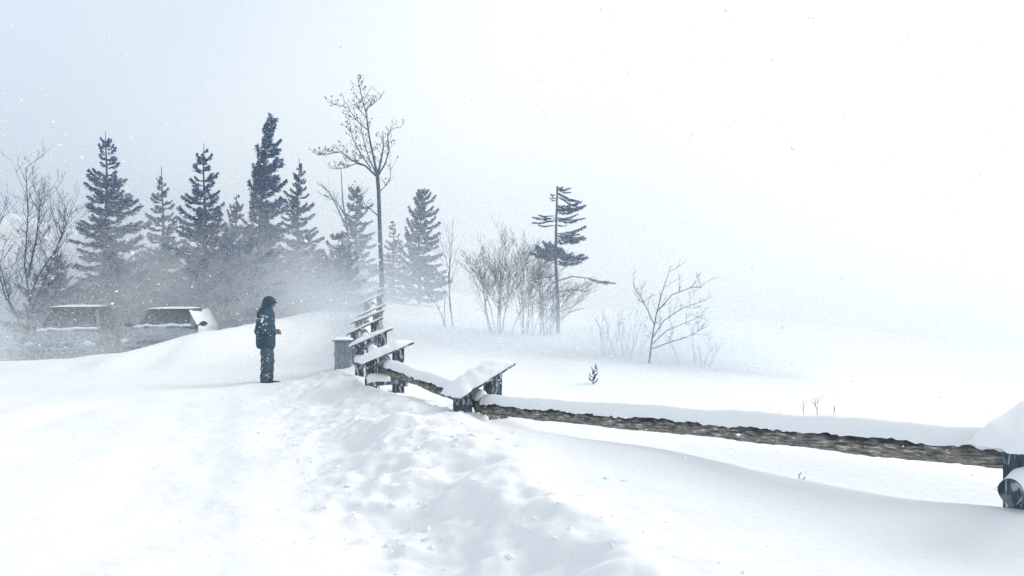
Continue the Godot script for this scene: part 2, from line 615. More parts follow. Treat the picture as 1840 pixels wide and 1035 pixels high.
# ---------------------------------------------------------------- ground
func build_ground() -> void:
	var b := Mb.new()
	var ds := [-9.0, -7.0, -5.0, -3.5, -2.5, -1.5, -0.7, 0.0, 0.6]
	var d := 1.2
	while d < 115.0:
		ds.append(d)
		d += clampf(0.0085 * d, 0.02, 1.2) if d < 20.0 else 0.03 * d
	var xs := []
	var x := -75.0
	while x < 80.0:
		xs.append(x)
		x += 0.04 if absf(x + 0.8) < 3.6 else (0.08 if x > -10.0 and x < 6.0 else clampf(absf(x) * 0.06, 0.3, 4.0))
	var w := xs.size()
	for a in ds.size():
		for k in w:
			b.put(Vector3(xs[k], ground(xs[k], ds[a]), -ds[a]), Vector3.UP)
	for a in ds.size():
		for k in w:
			var l := a * w + maxi(k - 1, 0)
			var r := a * w + mini(k + 1, w - 1)
			var u := mini(a + 1, ds.size() - 1) * w + k
			var o := maxi(a - 1, 0) * w + k
			b.n[a * w + k] = (b.v[r] - b.v[l]).cross(b.v[u] - b.v[o]).normalized()
	for a in ds.size() - 1:
		for k in w - 1:
			var p := a * w + k
			b.face(p, p + 1, p + w)
			b.face(p + 1, p + w + 1, p + w)
	var o := part("snowy_ground", b.mesh(), M.snow, self)
	tag(o, "deep wind-blown snow over road, bank and slope", "ground", "", "structure")


func build_hill() -> void:
	var b := Mb.new()
	var hn := FastNoiseLite.new()
	hn.seed = 4
	hn.frequency = 0.03
	var hill := func(x: float, d: float) -> float:
		var f := smoothstep(60.0, 98.0, d) * smoothstep(-12.0, -52.0, x)
		return -1.5 + f * (11.5 + 4.0 * hn.get_noise_2d(x, d))
	b.grid(30, 20, func(u: float, v: float) -> Vector3:
		var x := lerpf(-74.0, -6.0, u)
		var d := lerpf(55.0, 112.0, v)
		return Vector3(x, hill.call(x, d), -d))
	var o := part("hill", b.mesh(), M.snow_plain, self)
	tag(o, "snowy hillside fading out behind the firs on the left", "hill", "", "structure")


# ---------------------------------------------------------------- fence
func log_at(b: Mb, p0: Vector3, p1: Vector3, r0: float, r1: float, steps: int, sides: int, seed_: int, wet := 0.0) -> void:
	# a barked pole: an uneven tube with closed ends
	var f := FastNoiseLite.new()
	f.seed = seed_
	f.frequency = 1.0
	var q := (p1 - p0).normalized()
	var s := q.cross(Vector3.UP).normalized()
	var u := s.cross(q).normalized()
	var l := (p1 - p0).length()
	var first := b.v.size()
	for k in steps + 1:
		var t := float(k) / steps
		for m in sides:
			var a := TAU * m / sides
			var e := s * cos(a) + u * sin(a)
			var r := lerpf(r0, r1, t) * (1.0 + 0.05 * f.get_noise_3d(t * l * 4.0, cos(a) * 1.2, sin(a) * 1.2) + 0.10 * f.get_noise_3d(t * l * 17.0, cos(a) * 5.0 + 9.0, sin(a) * 5.0))
			var shade := 1.0
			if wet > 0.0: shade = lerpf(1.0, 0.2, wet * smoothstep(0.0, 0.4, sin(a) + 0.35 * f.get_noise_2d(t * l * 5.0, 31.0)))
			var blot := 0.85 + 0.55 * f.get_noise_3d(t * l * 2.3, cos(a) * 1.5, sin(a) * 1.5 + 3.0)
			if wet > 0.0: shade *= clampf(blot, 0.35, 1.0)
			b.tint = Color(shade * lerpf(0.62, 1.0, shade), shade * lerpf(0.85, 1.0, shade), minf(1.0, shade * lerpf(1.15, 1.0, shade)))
			b.put(p0.lerp(p1, t) + e * r + u * 0.02 * f.get_noise_2d(t * l * 0.9, 5.0), e)
	for k in steps:
		for m in sides:
			var a := first + k * sides + m
			var c := first + k * sides + (m + 1) % sides
			b.face(a, c, a + sides)
			b.face(c, c + sides, a + sides)
	b.tint = Color(0.6, 0.65, 0.7)
	for e in [0, steps]:
		var z := -q if e == 0 else q
		var mid := b.put(p0 if e == 0 else p1, z)
		var ring := b.v.size()
		for m in sides: b.put(b.v[first + e * sides + m], z)
		for m in sides: b.face(mid, ring + m, ring + (m + 1) % sides)
	b.tint = Color.WHITE

func snow_on_log(b: Mb, p0: Vector3, p1: Vector3, r0: float, r1: float, thick0: float, thick1: float, steps: int, seed_: int) -> void:
	# a rounded cap of snow that lies along the top of a pole, its lower edge ragged
	var f := FastNoiseLite.new()
	f.seed = seed_
	f.frequency = 1.0
	var q := (p1 - p0).normalized()
	var s := q.cross(Vector3.UP).normalized()
	var u := s.cross(q).normalized()
	var l := (p1 - p0).length()
	b.grid(steps, 16, func(t: float, v: float) -> Vector3:
		var z := t * l
		var r := lerpf(r0, r1, t) * 1.04
		var thick := lerpf(thick0, thick1, t) * (1.0 + 0.22 * f.get_noise_2d(z * 0.9, 2.0) + 0.06 * f.get_noise_2d(z * 6.0, 2.0))
		thick *= pow(clampf(minf(t, 1.0 - t) * l / 0.07, 0.0, 1.0), 0.5)
		var rag := 0.05 + 0.34 * f.get_noise_2d(z * 2.3, 7.0) + 0.22 * f.get_noise_2d(z * 9.0, 11.0) * (0.5 + f.get_noise_2d(z * 1.1, 23.0)) + 0.22 * f.get_noise_2d(z * 27.0, 15.0)
		var a0 := -0.1 + 0.3 * f.get_noise_2d(z * 2.0, 70.0)
		var a1 := PI - 0.42 - 0.8 * rag
		var a := lerpf(a0, a1, v)
		var side := sin(v * PI)
		var rr := r + thick * (pow(side, 0.7) * 0.55 + 0.5 * smoothstep(0.0, 0.35, side)) 
		var w := cos(a) * lerpf(r * 1.02, rr, 0.28)
		return p0.lerp(p1, t) + s * w + u * (sin(a) * rr + 0.02 * f.get_noise_2d(z * 0.9, 5.0)))
	
func snow_slab(b: Mb, at: Transform3D, sx: float, sz: float, thick: float, seed_: int, lumpy := 0.4) -> void:
	# snow lying on a board: a low rounded cushion with a flat underside
	var f := FastNoiseLite.new()
	f.seed = seed_
	f.frequency = 2.2
	b.grid(20, 14, func(u: float, v: float) -> Vector3:
		var a := u * 2.0 - 1.0
		var c := v * 2.0 - 1.0
		var e := pow(maxf(0.0, 1.0 - pow(absf(a), 3.0)), 0.6) * pow(maxf(0.0, 1.0 - pow(absf(c), 3.0)), 0.5)
		var x := a * sx * 0.5 * (1.0 + 0.09 * f.get_noise_2d(c * 2.0, 4.0))
		var z := c * sz * 0.5 * (1.0 + 0.22 * f.get_noise_2d(a * 1.2, 9.0))
		return at * Vector3(x, thick * e * (1.0 + lumpy * f.get_noise_2d(x * 2.0, z * 2.0) + 0.2 * a * -1.0), z))

func build_fence() -> void:
	# supports: x, distance, height of the board's middle, height of the rail, width of the roof board, snow on it, rail radius
	var sup := [
		[3.27, 4.52, 0.945, 0.665, 0.38, 0.06, 0.095], [-0.42, 9.2, 0.575, 0.24, 0.46, 0.10, 0.085], [-2.06, 12.1, 0.65, 0.37, 0.46, 0.09, 0.09], [-2.76, 14.6, 0.735, 0.44, 0.42, 0.05, 0.085], [-3.32, 16.8, 0.84, 0.54, 0.4, 0.02, 0.085],
		[-3.68, 19.0, 0.96, 0.64, 0.4, 0.05, 0.085], [-4.08, 21.7, 1.04, 0.72, 0.4, 0.05, 0.085], [-4.62, 24.8, 1.34, 1.0, 0.4, 0.06, 0.085], [-5.4, 29.0, 1.53, 1.2, 0.4, 0.06, 0.085]]
	var mids := []
	for s in sup: mids.append(Vector3(s[0], s[3], -s[1]))
	var fence := thing("log_fence", "weathered log fence on paired posts with slanting snow-covered boards, climbing beside the road", "fence", Vector3.ZERO)
	for k in sup.size():
		var s: Array = sup[k]
		var q: Vector3 = (mids[maxi(k - 1, 0)] - mids[mini(k + 1, sup.size() - 1)])
		q.y = 0
		if k == 0: q = Vector3(0.35, 0, 0.94)  # the fence bends here
		q = q.normalized()          # towards the viewer, along the fence
		var c := Vector3(q.z, 0, -q.x)  # to the valley side
		if c.x < 0: c = -c
		var turn := Basis(c, Vector3.UP, c.cross(Vector3.UP))
		var mid := Vector3(s[0], s[2], -s[1])
		var tilt := deg_to_rad(23.0 + 2.0 * sin(k * 2.1))
		# the two posts, cut to the slope of the board
		for e in [-1.0, 1.0]:
			var foot: Vector3 = mid + c * 0.22 * e
			var top: float = mid.y + 0.22 * e * tan(tilt) - 0.03
			var gy := ground(foot.x, -foot.z) - 0.3
			var b := Mb.new()
			var w := 0.165 if k > 1 else 0.18
			var slope := tan(tilt) * w * 0.5
			var ring := []
			for y in [gy, gy + 0.3, lerpf(gy, top, 0.7), top]:
				for m in [[-1, -1], [1, -1], [1, 1], [-1, 1]]:
					for g in ([[1, 0.86], [0.86, 1]] if m[0] * m[1] > 0 else [[0.86, 1], [1, 0.86]]):
						var lift: float = slope * m[0] * g[0] if y == top else 0.0
						ring.append(Vector3(foot.x, y + lift, foot.z) + turn * Vector3(m[0] * g[0] * w * 0.5, 0, m[1] * g[1] * w * 0.5))
			for r in 3:
				for m in 8:
					b.out(Vector3(foot.x, (ring[r * 8].y + ring[r * 8 + 8].y) * 0.5, foot.z), [ring[r * 8 + m], ring[r * 8 + (m + 1) % 8], ring[r * 8 + 8 + (m + 1) % 8], ring[r * 8 + 8 + m]])
			b.out(foot, ring.slice(24, 32))
			part("post", b.mesh(), M.wood, fence)
		# roof board with its snow
		var lay := Transform3D(turn * Basis(Vector3(0, 0, 1), tilt), mid)
		var bb := Mb.new()
		bb.box(lay, Vector3(0.9, 0.032, s[4]), 0.006)
		var board := part("board", bb.mesh(), M.wood, fence)
		if s[5] > 0.0:
			var sn := Mb.new()
			snow_slab(sn, lay * Transform3D(Basis(), Vector3(0.0 if k else -0.02, 0.0165, 0)), 0.9 if k else 0.98, s[4] * 1.05, s[5], 50 + k)
			part("snow", sn.mesh(), M.snow_plain, board)
		# cross beam under the rail
		var beam_mid := Vector3(s[0], s[3] - (0.165 if k else 0.12), -s[1]) + q * 0.11
		var bm := Mb.new()
		log_at(bm, beam_mid - c * (0.52 if k == 0 else 0.34), beam_mid + c * 0.34, 0.07, 0.065, 14, 12, 90 + k)
		var beam := part("cross_beam", bm.mesh(), M.wood, fence)
		var bs := Mb.new()
		snow_on_log(bs, beam_mid - c * (0.5 if k == 0 else 0.33), beam_mid + c * 0.05, 0.068, 0.066, 0.07, 0.03, 10, 140 + k)
		part("snow", bs.mesh(), M.snow_plain, beam)
		if k < 4:
			rng.seed = 70 + k
			for m in 3:
				var at := beam_mid + c * rng.randf_range(-0.2, 0.32) + Vector3(0, -0.06, 0)
				var l := rng.randf_range(0.05, 0.10)
				var ic := Mb.new()
				ic.tube([at, at + Vector3(0.003, -l * 0.5, 0), at + Vector3(0.002, -l, 0)], [0.012, 0.007, 0.001], 6, false)
				part("icicle", ic.mesh(), M.end_grain, beam)
			var bl := Mb.new()
			bl.box(Transform3D(turn, beam_mid + c * 0.27 + q * 0.03 + Vector3(0, -0.04, 0)), Vector3(0.14, 0.11, 0.10), 0.012)
			part("bracket", bl.mesh(), M.wood, beam)
		# the pole from this support to the one behind it
		if k + 1 < sup.size():
			var n: Array = sup[k + 1]
			var a := mids[k] as Vector3
			var z := mids[k + 1] as Vector3
			var dir := (z - a).normalized()
			a = a - dir * (0.16 if k else 0.12)
			z = z + dir * (-0.02 if k == 0 else 0.1)
			if k > 0: a.y += 0.06
			if k == 1: z.y += 0.03
			var rb := Mb.new()
			var long := (z - a).length()
			log_at(rb, Vector3.ZERO, Vector3(long, 0, 0), s[6], n[6] * 0.96, int(long * (30 if k < 2 else 6)), 26 if k < 2 else 12, 10 + k, 1.0)
			var rail := part("rail", rb.mesh(), null, fence)
			rail.material_override = M.log_bark
			var along_x := (z - a).normalized()
			var across := along_x.cross(Vector3.UP).normalized()
			rail.transform = Transform3D(Basis(along_x, across.cross(along_x), across), a)
			var rs := Mb.new()
			snow_on_log(rs, Vector3.ZERO, Vector3(long, 0, 0), s[6], n[6] * 0.96, [0.072, 0.075, 0.10, 0.09, 0.08, 0.08, 0.08, 0.08][k], [0.068, 0.07, 0.09, 0.09, 0.08, 0.08, 0.08, 0.08][k], int(long * (30 if k < 2 else 5)), 200 + k)
			part("snow", rs.mesh(), M.snow_plain, rail)


# ---------------------------------------------------------------- trees
func build_trees() -> void:
	for k in 6: boughs.append(make_bough(300 + k))
	# the firs behind the cars
	fir("tall dark fir behind the two cars, leftmost of the tall firs", -13.6, 25.0, -0.2, 6.95, 1.05, 1.5, 1, {"holes": 0.08})
	fir("short narrow fir with sparse upturned top, between two taller firs", -12.65, 27.0, 0.0, 6.1, 0.95, 0.95, 2, {"gap": 0.34, "holes": 0.22})
	fir("darkest fir with a broad ragged crown behind the right-hand car", -10.3, 25.0, 0.0, 6.55, 1.3, 1.2, 3, {"holes": 0.16, "gap": 0.32})
	fir("tallest fir, its tip bent to the right and its left side shorn by wind", -9.1, 26.5, 0.1, 7.9, 0.62, 1.05, 4, {"lean": 0.55, "flag": 0.9, "bush": 0.55, "holes": 0.05, "fat": 1.15})
	fir("pale pointed fir left of the tall bare tree", -8.3, 29.0, 0.2, 6.75, 1.15, 1.05, 5, {"holes": 0.12})
	fir("faint fir half hidden behind the tall bare trunk", -8.35, 40.0, 0.8, 7.2, 1.1, 0.95, 6, {"bush": 0.5})
	fir("rounded windblown fir standing alone right of the tall bare trunk", -4.75, 38.0, 0.9, 6.7, 0.85, 1.2, 7, {"flag": 0.8, "bush": 0.45, "lean": 0.15, "group": "faint firs by the bare trunk"})
	fir("small faint fir between the bare trunk and the rounded fir", -6.2, 39.0, 0.9, 5.2, 0.8, 0.8, 8, {"group": "faint firs by the bare trunk"})
	# lower ones that fill the edge of the wood
	fir("low dark young fir beside the bare tree at the left edge", -14.6, 24.0, -0.2, 2.9, 1.0, 1.2, 9, {"fat": 1.1})
	fir("lowest bushy fir under the bare tree at the left edge", -15.4, 24.5, -0.2, 2.1, 0.9, 0.9, 10, {"bush": 0.5})
	fir("young fir to the right of the leftmost tall fir", -13.5, 27.5, 0.0, 3.3, 1.0, 1.1, 11, {})
	fir("young fir with a pointed left shoulder against the bent fir", -10.0, 27.0, 0.1, 5.1, 0.75, 0.6, 12, {"flag": 0.6, "bush": 0.6})
	fir("bushy young fir in front of the bent fir", -9.0, 25.0, 0.3, 3.4, 1.2, 1.2, 13, {"bush": 0.5})
	fir("bushy young fir in front of the pale pointed fir", -7.8, 27.5, 0.5, 3.7, 1.1, 1.2, 14, {"bush": 0.5})
	fir("young fir at the right end of the wood", -6.7, 29.0, 0.7, 3.9, 0.8, 0.8, 15, {"bush": 0.55})
	fir("low fir at the foot of the wood near the fence", -7.1, 30.5, 0.8, 2.9, 1.0, 1.0, 16, {"bush": 0.45})
	fir("young fir filling the gap behind the darkest fir", -11.4, 28.0, 0.0, 4.2, 1.2, 1.2, 17, {"bush": 0.55})
	fir("small fir just left of the darkest fir", -12.0, 26.0, -0.2, 3.6, 0.9, 0.9, 18, {"bush": 0.6})
	fir("small fir between the two leftmost young firs", -14.2, 26.5, -0.2, 3.0, 1.0, 1.0, 19, {"bush": 0.55})
	fir("small fir in the shadow of the darkest fir, on its right", -9.7, 25.2, 0.1, 3.5, 1.0, 1.0, 20, {"bush": 0.55})
	fir("small fir between the bent fir and the pale pointed fir", -8.5, 26.2, 0.3, 4.0, 0.9, 0.9, 21, {"bush": 0.6})
	fir("small fir low in front of the young fir at the wood's right end", -6.9, 27.6, 0.6, 2.9, 1.1, 1.1, 22, {"bush": 0.5})
	build_bare_trees()

func poly(s: float, o: Vector2, pts: Array, z := 0.0, dz := 0.0) -> Array:
	var r := []
	for k in pts.size():
		r.append(Vector3((pts[k][0] - o.x) * s, (o.y - pts[k][1]) * s, z + dz * k / (pts.size() - 1)))
	return r

func build_bare_trees() -> void:
	# the tall bare rowan at the top of the fence; its sketch is in centimetres from the foot of the trunk
	rng.seed = 500
	var t := thing("bare_tree", "tall bare tree with long straight trunk and dried leaf clusters behind the fence end", "bare tree", Vector3(-5.62, 0.85, -32.0))
	var trunk := [Vector3(0.05, -0.3, 0), Vector3(0.02, 1.6, 0), Vector3(-0.04, 3.2, 0.02), Vector3(-0.1, 5.0, 0), Vector3(-0.16, 5.75, 0)]
	var tb := Mb.new()
	tb.tube(trunk, [0.12, 0.10, 0.09, 0.082, 0.085], 9, false)
	part("trunk", tb.mesh(), M.bark, t)
	var limbs := [
		[[[-0.16, 5.7, 0], [-0.30, 6.4, 0.05], [-0.48, 7.3, 0.1], [-0.62, 8.3, 0.05], [-0.86, 9.2, 0], [-1.02, 9.95, 0]], 0.085, 0.012, 16],
		[[[-0.14, 5.7, 0], [-0.02, 6.3, -0.1], [0.08, 6.9, -0.15], [0.06, 7.6, -0.1]], 0.085, 0.02, 6],
		[[[-0.10, 5.7, 0], [0.22, 6.15, 0.2], [0.40, 6.7, 0.3], [0.34, 7.4, 0.35], [0.62, 7.62, 0.4], [0.95, 7.66, 0.4]], 0.06, 0.01, 6],
		[[[-0.2, 5.65, 0], [-0.62, 6.05, 0.25], [-1.15, 6.25, 0.4], [-1.6, 6.6, 0.5], [-2.1, 6.5, 0.55], [-2.6, 6.45, 0.5]], 0.07, 0.01, 16],
		[[[-0.62, 6.05, 0.2], [-1.1, 6.2, -0.1], [-1.6, 6.05, -0.3], [-2.1, 6.0, -0.4]], 0.04, 0.01, 9],
		[[[-0.2, 5.75, 0], [-0.55, 6.4, -0.3], [-0.85, 7.3, -0.5], [-0.98, 7.9, -0.6]], 0.055, 0.01, 10],
		[[[-0.4, 5.95, 0.1], [-0.85, 6.6, 0.2], [-1.15, 7.2, 0.3], [-1.25, 7.75, 0.3]], 0.045, 0.01, 10],
		[[[-0.55, 7.6, 0.1], [-0.95, 7.95, 0.3], [-1.35, 8.5, 0.4], [-1.9, 8.62, 0.4]], 0.035, 0.008, 9],
		[[[-0.6, 8.1, 0.05], [-1.0, 8.6, -0.2], [-1.25, 9.0, -0.3]], 0.03, 0.008, 7],
		[[[-0.66, 8.5, 0], [-0.3, 8.8, -0.1], [0.05, 9.1, -0.1]], 0.03, 0.006, 5],
		[[[-0.08, 4.95, 0], [0.2, 5.2, 0.1], [0.42, 5.6, 0.1], [0.46, 6.0, 0.1]], 0.035, 0.008, 4],
		[[[-0.06, 3.9, 0], [-0.35, 4.15, 0.2], [-0.75, 4.5, 0.3], [-0.95, 4.85, 0.3]], 0.04, 0.01, 5]]
	var tw := Mb.new()
	var buds := Mb.new()
	for l in limbs:
		var pts: Array = l[0].map(func(p): return Vector3(p[0], p[1], p[2]))
		part("limb", limb(pts, l[1] * 0.72, l[2] * 0.7).mesh(), M.bark, t)
		twigs_on(tw, pts, l[3] * 2, 0.5, 0.010, 1, Vector3(-0.2, 0.1, 0), buds)
	part("twigs", tw.mesh(), M.bark, t, "stuff")
	part("leaf_clusters", buds.mesh(), M.bark, t, "stuff")

	# a fainter one behind it
	rng.seed = 520
	t = thing("bare_tree", "faint thin bare tree behind the wood, left of the tall bare trunk", "bare tree", Vector3(-8.85, 0.9, -41.0))
	var tr := [Vector3(0.15, -0.4, 0), Vector3(0.05, 2.0, 0), Vector3(-0.2, 4.0, 0), Vector3(-0.45, 5.6, 0), Vector3(-0.55, 7.4, 0)]
	part("trunk", limb(tr, 0.11, 0.015, 7).mesh(), M.bark, t)
	tw = Mb.new()
	for l in [[[-0.2, 4.0, 0], [-0.7, 5.2, 0.2], [-1.1, 6.0, 0.3], [-1.6, 6.5, 0.3]], [[-0.3, 4.8, 0], [-0.9, 5.6, -0.3], [-1.6, 6.0, -0.5]], [[-0.3, 4.6, 0], [0.2, 5.4, 0.2], [0.6, 5.9, 0.2]]]:
		var pts: Array = l.map(func(p): return Vector3(p[0], p[1], p[2]))
		part("limb", limb(pts, 0.05, 0.012).mesh(), M.bark, t)
		twigs_on(tw, pts, 12, 0.7, 0.012, 1, Vector3(-0.1, 0.1, 0))
	part("twigs", tw.mesh(), M.bark, t, "stuff")

	# many-stemmed bare tree at the left edge
	rng.seed = 540
	t = thing("bare_tree", "bare many-stemmed tree at the left edge of the scene", "bare tree", Vector3(-15.3, -0.2, -23.0))
	tw = Mb.new()
	for l in [[[0.3, 0, 0], [0.45, 1.4, 0], [0.35, 2.6, 0.1], [0.45, 4.2, 0.1], [0.38, 5.6, 0.1]], [[0.3, 0.6, 0], [-0.1, 1.6, 0.3], [-0.3, 2.6, 0.4], [-0.35, 4.0, 0.4]], [[0.4, 1.0, 0], [0.8, 2.2, -0.2], [1.1, 3.2, -0.3], [1.5, 4.2, -0.3]],
			[[0.42, 1.5, 0], [0.9, 2.3, 0.3], [1.45, 3.0, 0.4], [1.8, 3.7, 0.4]], [[0.3, 0.5, 0], [-0.4, 1.5, -0.3], [-0.8, 2.8, -0.4], [-0.9, 4.2, -0.4]], [[0.38, 2.2, 0], [0.7, 3.4, 0.1], [0.85, 4.6, 0.1]]]:
		var pts: Array = l.map(func(p): return Vector3(p[0], p[1], p[2]))
		part("limb", limb(pts, 0.036, 0.008).mesh(), M.bark, t)
		twigs_on(tw, pts, 30, 1.0, 0.010, 2, Vector3(0.05, 0.35, 0))
	part("twigs", tw.mesh(), M.bark, t, "stuff")

	# wind-flagged pine on the slope
	rng.seed = 560
	t = thing("pine_tree", "lone wind-shorn pine with flat tufts and a bare lower trunk on the valley side", "pine tree", Vector3(1.6, -0.35, -26.0))
	var pt := [Vector3(0, -0.3, 0), Vector3(0.0, 1.5, 0), Vector3(-0.08, 3.0, 0), Vector3(-0.06, 4.3, 0), Vector3(-0.02, 5.6, 0)]
	part("trunk", limb(pt, 0.075, 0.03, 8).mesh(), M.bark, t)
	# tufted boughs: height, azimuth in degrees, length, tilt, fatness
	for q in [[5.52, 20, 0.5, 0.15, 0.5], [5.4, -15, 0.85, -0.35, 0.5], [5.25, 10, 0.95, -0.32, 0.45], [5.1, 170, 0.22, 0.2, 0.4], [4.95, 30, 0.6, -0.1, 0.6], [4.85, -25, 0.9, -0.06, 0.7], [4.8, 5, 1.0, 0.0, 0.6],
			[4.45, -10, 0.95, -0.02, 0.42], [4.42, 25, 0.75, -0.1, 0.5], [4.5, 185, 0.78, -0.12, 0.5], [4.42, 172, 0.8, -0.05, 0.42], [3.95, 8, 1.0, 0.05, 0.7], [3.85, -20, 1.0, -0.12, 0.75], [3.8, 30, 0.9, -0.15, 0.7],
			[3.3, 170, 0.85, -0.12, 1.0], [3.35, 205, 0.75, 0.05, 1.0], [3.2, 150, 0.7, -0.1, 1.0], [3.25, 60, 0.5, 0.1, 1.0], [3.3, 250, 0.5, 0.1, 1.0], [3.15, -10, 1.05, -0.16, 0.9], [3.2, 15, 0.95, -0.12, 0.85], [3.0, -30, 0.9, -0.2, 0.7], [3.4, 110, 0.6, 0.2, 0.9], [3.45, 185, 0.5, 0.2, 0.9]]:
		for k in 3:
			var m := MeshInstance3D.new()
			m.name = "bough"
			m.mesh = boughs[rng.randi() % boughs.size()]
			var f: float = q[4] * (0.85 if k == 0 else rng.randf_range(0.5, 0.8))
			var az := deg_to_rad(q[1] + (0.0 if k == 0 else rng.randf_range(-28.0, 28.0)))
			m.transform = Transform3D(Basis(Vector3.UP, az) * Basis(Vector3(0, 0, 1), q[3] + rng.randf_range(-0.16, 0.16)) * Basis.from_scale(Vector3(q[2] * (1.0 if k == 0 else rng.randf_range(0.5, 0.95)), f, f)), Vector3(-0.06, q[0] + rng.randf_range(-0.1, 0.1) * k, 0))
			t.add_child(m, true)
	tw = Mb.new()
	for l in [[[0, 2.3, 0], [0.5, 2.45, 0.1], [1.0, 2.4, 0.1], [1.7, 2.15, 0.1]], [[0, 1.9, 0], [0.5, 2.0, 0.2], [0.95, 1.95, 0.2]], [[0, 1.7, 0], [0.6, 1.95, -0.2], [1.1, 2.25, -0.2]], [[0, 1.2, 0], [0.5, 1.4, 0.2], [1.0, 1.75, 0.2]], [[0, 2.5, 0], [-0.5, 2.4, 0.2], [-0.8, 2.5, 0.2]], [[0, 1.8, 0], [-0.5, 1.6, 0.1], [-0.9, 1.2, 0.1]], [[0, 0.9, 0], [0.4, 1.2, 0.1], [0.9, 1.35, 0.1]]]:
		var pts: Array = l.map(func(p): return Vector3(p[0], p[1], p[2]))
		part("limb", limb(pts, 0.025, 0.007, 5).mesh(), M.bark, t)
		twigs_on(tw, pts, 7, 0.3, 0.006, 1, Vector3(0.3, 0.1, 0))
	part("twigs", tw.mesh(), M.bark, t, "stuff")
	for q in [[1.05, 2.38, 0.75, 0.34], [0.95, 2.42, 0.8, 0.45], [1.2, 2.36, 0.75, 0.3], [0.7, 1.98, 0.3, 0.2]]:
		var m := MeshInstance3D.new()
		m.name = "bough"
		m.mesh = boughs[rng.randi() % boughs.size()]
		m.transform = Transform3D(Basis(Vector3.UP, rng.randf_range(-0.3, 0.3)) * Basis(Vector3(0, 0, 1), -0.22) * Basis.from_scale(Vector3(q[2], q[3], q[3])), Vector3(q[0], q[1], 0.1))
		t.add_child(m, true)


